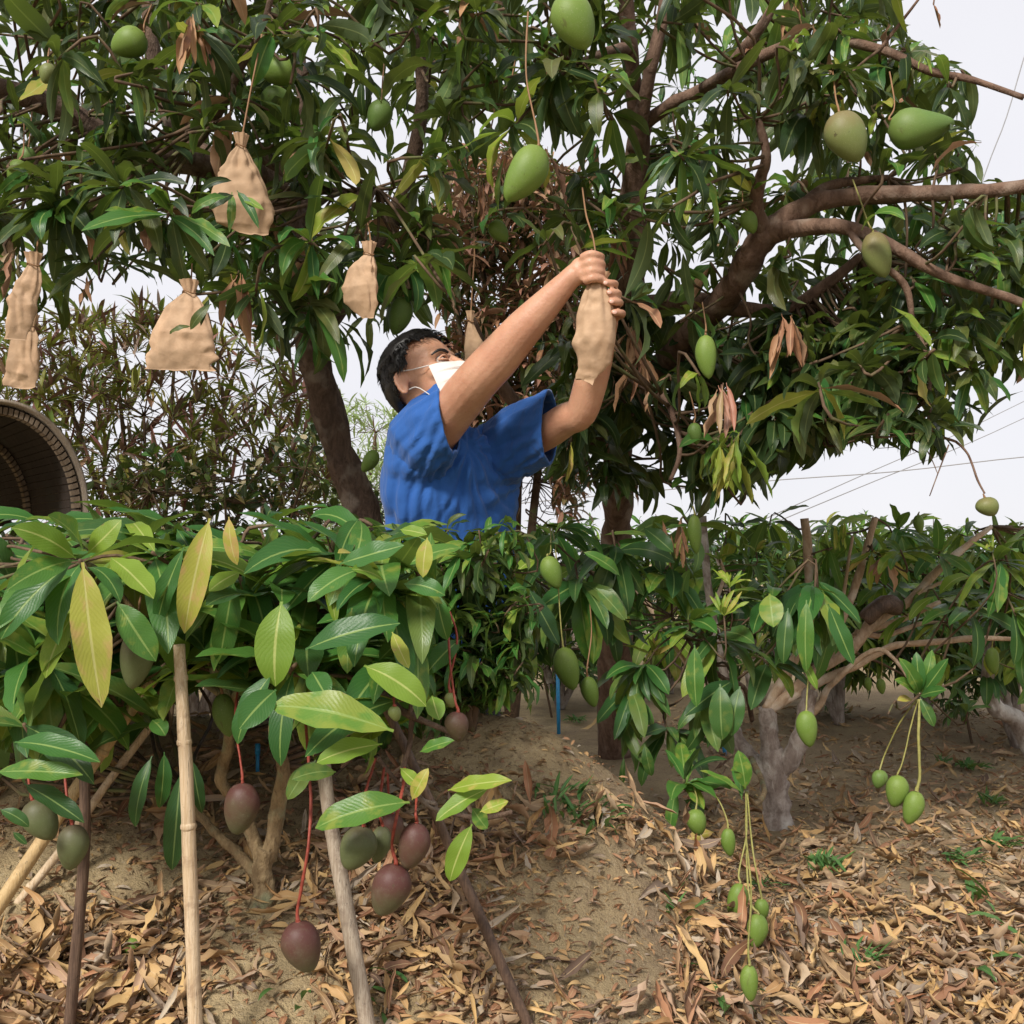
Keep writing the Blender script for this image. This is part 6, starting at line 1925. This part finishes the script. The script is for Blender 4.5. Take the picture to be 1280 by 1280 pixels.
lit = []
tries = 0
while len(lit) < 3700 and tries < 40000:
    tries += 1
    py = 885 + 420 * (random.random() ** .9)
    px = random.uniform(-60, 1340)
    if random.random() > density(px, py):
        continue
    if 895 < px < 975 and py > 1070 and random.random() < .65:
        continue
    g = G(px, py)
    if g.y > 8:
        continue
    nn = gnormal(g.x, g.y)
    yaw = random.uniform(0, 6.28)
    dirv = Vector((math.cos(yaw), math.sin(yaw), 0))
    dirv = (dirv - nn * dirv.dot(nn)).normalized()
    up = (nn + rand_unit() * random.choice([.25, .5, .9])).normalized()
    if random.random() < .35:
        up = -up
    L = random.choice([random.uniform(.035, .07), random.uniform(.055, .11), random.uniform(.08, .14)]) * (1.0 if px > 640 else .86)
    M = frame(g + nn * random.uniform(.004, .022), dirv + nn * random.uniform(-.02, .16), up, L, random.uniform(.75, 1.2))
    lit.append((M, random.choice(T_DRY), 'litter', random.random()))
sc_ = sorted(lit, key=lambda it: -(it[0].col[1].xyz.length / max(.1, proj(it[0].translation)[2])) if 0 < proj(it[0].translation)[0] < 1280 and proj(it[0].translation)[1] < 1285 else 0)
for M, tid, cls, r in sc_[:300]:
    o = bpy.data.objects.new('fallen_leaf', leaf_mesh(tid, cls, 'fallen_leaf'))
    o.matrix_basis = M
    COL.objects.link(o)
    tag(o, 'dry curled tan or brown mango leaf lying in the ground litter', 'leaf', 'dry leaves scattered on the ground')
rest = sc_[300:]
# crumbs and bits of old leaf
tries = 0
while len(rest) < 19000 and tries < 60000:
    tries += 1
    py = 885 + 420 * (random.random() ** .8)
    px = random.uniform(-60, 1340)
    if random.random() > density(px, py) + .30:
        continue
    # cheap ground lookup: perturb a known leaf place half the time
    if random.random() < .8:
        q = random.choice(lit)[0].translation
        x, y = q.x + random.gauss(0, .09), q.y + random.gauss(0, .09)
        g = Vector((x, y, zg(x, y)))
    else:
        g = G(px, py)
    if g.y > 8:
        continue
    yaw = random.uniform(0, 6.28)
    dirv = Vector((math.cos(yaw), math.sin(yaw), random.uniform(-.3, .5)))
    M = frame(g + Vector((0, 0, .003)), dirv, Vector((0, 0, 1)) + rand_unit() * .8, random.uniform(.012, .045), random.uniform(.8, 1.8))
    rest.append((M, random.choice(T_LOW), random.choice(['litter', 'litter', 'litter', 'dry']), random.random()))
for k in range(5200):
    x, y = random.uniform(-.25, .85), random.uniform(1.55, 3.4)
    a = random.uniform(0, 6.28)
    M = frame(Vector((x, y, zg(x, y) + .003)), Vector((math.cos(a), math.sin(a), random.uniform(-.2, .5))), Vector((0, 0, 1)) + rand_unit() * .8, random.uniform(.010, .036), random.uniform(.7, 1.8))
    rest.append((M, random.choice(T_LOW), random.choice(['litter', 'litter', 'dry']), random.random()))
o = bpy.data.objects.new('leaf_litter', merged_mesh(rest, Vector((0, 0, 0)), 'leaf_litter'))
COL.objects.link(o)
o['kind'] = 'stuff'
o['label'] = 'thick litter of dry brown leaves and leaf crumbs over sandy soil'
o['category'] = 'leaf litter'
# fallen twigs
for px, py, ln, a, lab in [(205, 1195, .09, .35, 'thin dark twig lying on sand beside the bamboo prop'), (195, 1240, .07, -.3, 'short dark twig on the litter at the foot of the bamboo prop'), (495, 1180, .09, -.4, 'bleached twig lying below the purple mango cluster'),
                           (700, 1210, .14, .5, 'long thin twig on the bare soil of the level ground'), (1225, 1205, .08, .5, 'pale branched twig at the edge of the litter'), (360, 1130, .08, -.6, 'pale twig near the foot of the forked trunk'), (560, 1200, .07, -.5, 'short brown stick on the soil near the slanting prop')]:
    g = G(px, py)
    dv = Vector((math.cos(a), math.sin(a), 0)) * ln
    pts = []
    for t in (-.5, -.15, .2, .5):
        q = g + dv * t + Vector((random.uniform(-.006, .006), random.uniform(-.006, .006), 0))
        pts.append(Vector((q.x, q.y, zg(q.x, q.y) + .006)))
    mb = MB()
    tube(mb, pts, [.0034, .003, .0026, .0014], 6, 3, .3, px)
    tag(mb.build('fallen_twig', WOOD_GREY if 'pale' in lab or 'bleach' in lab else WOOD_DARK, None, g), lab, 'twig')
# weeds
def weed(px, py, nn, L, tpl, label, flat=.75, name='weed'):
    g = G(px, py)
    L *= 1.45
    nn = int(nn * 1.3)
    fo = Foliage()
    for i in range(nn):
        a = random.uniform(0, 6.28)
        dv = Vector((math.cos(a), math.sin(a), random.uniform(.15, 1.3) * flat))
        rr = random.uniform(0, L * .8)
        b = g + Vector((math.cos(a * 2.3) * rr, math.sin(a * 2.3) * rr, 0))
        b.z = zg(b.x, b.y) + .012
        fo.add(frame(b, dv, Vector((0, 0, 1)) + rand_unit() * .4, L * random.uniform(.5, 1.2), 1), random.choice(tpl), 'weed')
    root = empty(name, g)
    tag(root, label, 'weed')
    finish_foliage(fo, root, 0, mass='leaves')
for a in [(1036, 1092, 46, .055, T_NARROW, 'bushy green weed tuft in the middle of the dry litter'), (1215, 965, 40, .05, T_LOW, 'low weed patch at the far edge of the litter'), (1180, 958, 26, .04, T_NARROW, 'thin grass patch beside the low weed patch'),
          (1240, 1010, 34, .05, T_NARROW, 'spiky grass tuft right of the green mango pair'), (1250, 1062, 30, .055, T_LOW, 'broad weed patch below the spiky grass tuft'), (1205, 1085, 22, .05, T_LOW, 'small broad weed on litter beside a bigger weed patch'),
          (1240, 1135, 5, .10, T_LOW, 'long flat green blades lying over dry leaves'), (1262, 1180, 5, .09, T_LOW, 'yellow tipped green blades at the litter edge'), (1215, 1222, 3, .07, T_LOW, 'two short green leaves sprouting from bare soil'),
          (1045, 895, 50, .06, T_NARROW, 'grass patch on sand behind the pale trunk'), (720, 1030, 20, .05, T_NARROW, 'wispy weed at the edge of the sandy patch'), (700, 1022, 12, .05, T_NARROW, 'sparse grass on the sandy patch'), (752, 1035, 14, .045, T_LOW, 'small leafy weed among leaves by the sandy patch'),
          (720, 905, 26, .05, T_LOW, 'green weed at the foot of the blue riser pipe'), (1080, 1215, 18, .05, T_NARROW, 'fine grass under tan curled leaves'), (905, 1255, 8, .06, T_LOW, 'green seedling below the lowest hanging mango'), (955, 1115, 16, .045, T_NARROW, 'little grass tuft beside the string of green mangoes'),
          (350, 1256, 3, .05, T_LOW, 'single green leaf sprout on the sand of the bank'), (485, 1264, 5, .05, T_LOW, 'green sprout at the foot of the grey wooden prop'), (495, 1200, 6, .025, T_NARROW, 'tiny grass sprout below the mango cluster'), (845, 1150, 10, .04, T_NARROW, 'thin dry grass on the bare soil')]:
    weed(*a)
# young plants in the far row
for px, py, lab in [(690, 898, 'young mango sapling beside the blue riser pipe'), (1215, 930, 'low leafy sapling between the litter and the crooked trunk')]:
    g = G(px, py)
    root = empty('sapling', g)
    tag(root, lab, 'sapling')
    W = Limbs(root, TWIG)
    d = proj(g)[2]
    W.limb([(px, py, d, .008), (px - 6, py - 30, d, .007), (px - 12, py - 60, d, .005)], 'stem', 7)
    fo = Foliage()
    for k in range(7):
        c = P(px - 12 + random.uniform(-22, 22), py - 62 + random.uniform(-22, 18), d + random.uniform(-.1, .1))
        ax = Vector((random.uniform(-1, 1), -.4, .4))
        fo.whorl(c, ax, 9, .13, ['mid', 'weed', 'dark'], T_TOP, sag=.4)
        W.twig_to(c, ax, .003)
    W.done()
    finish_foliage(fo, root, 0)

for o in bpy.data.objects:
    if '_b' in o:
        del o['_b']
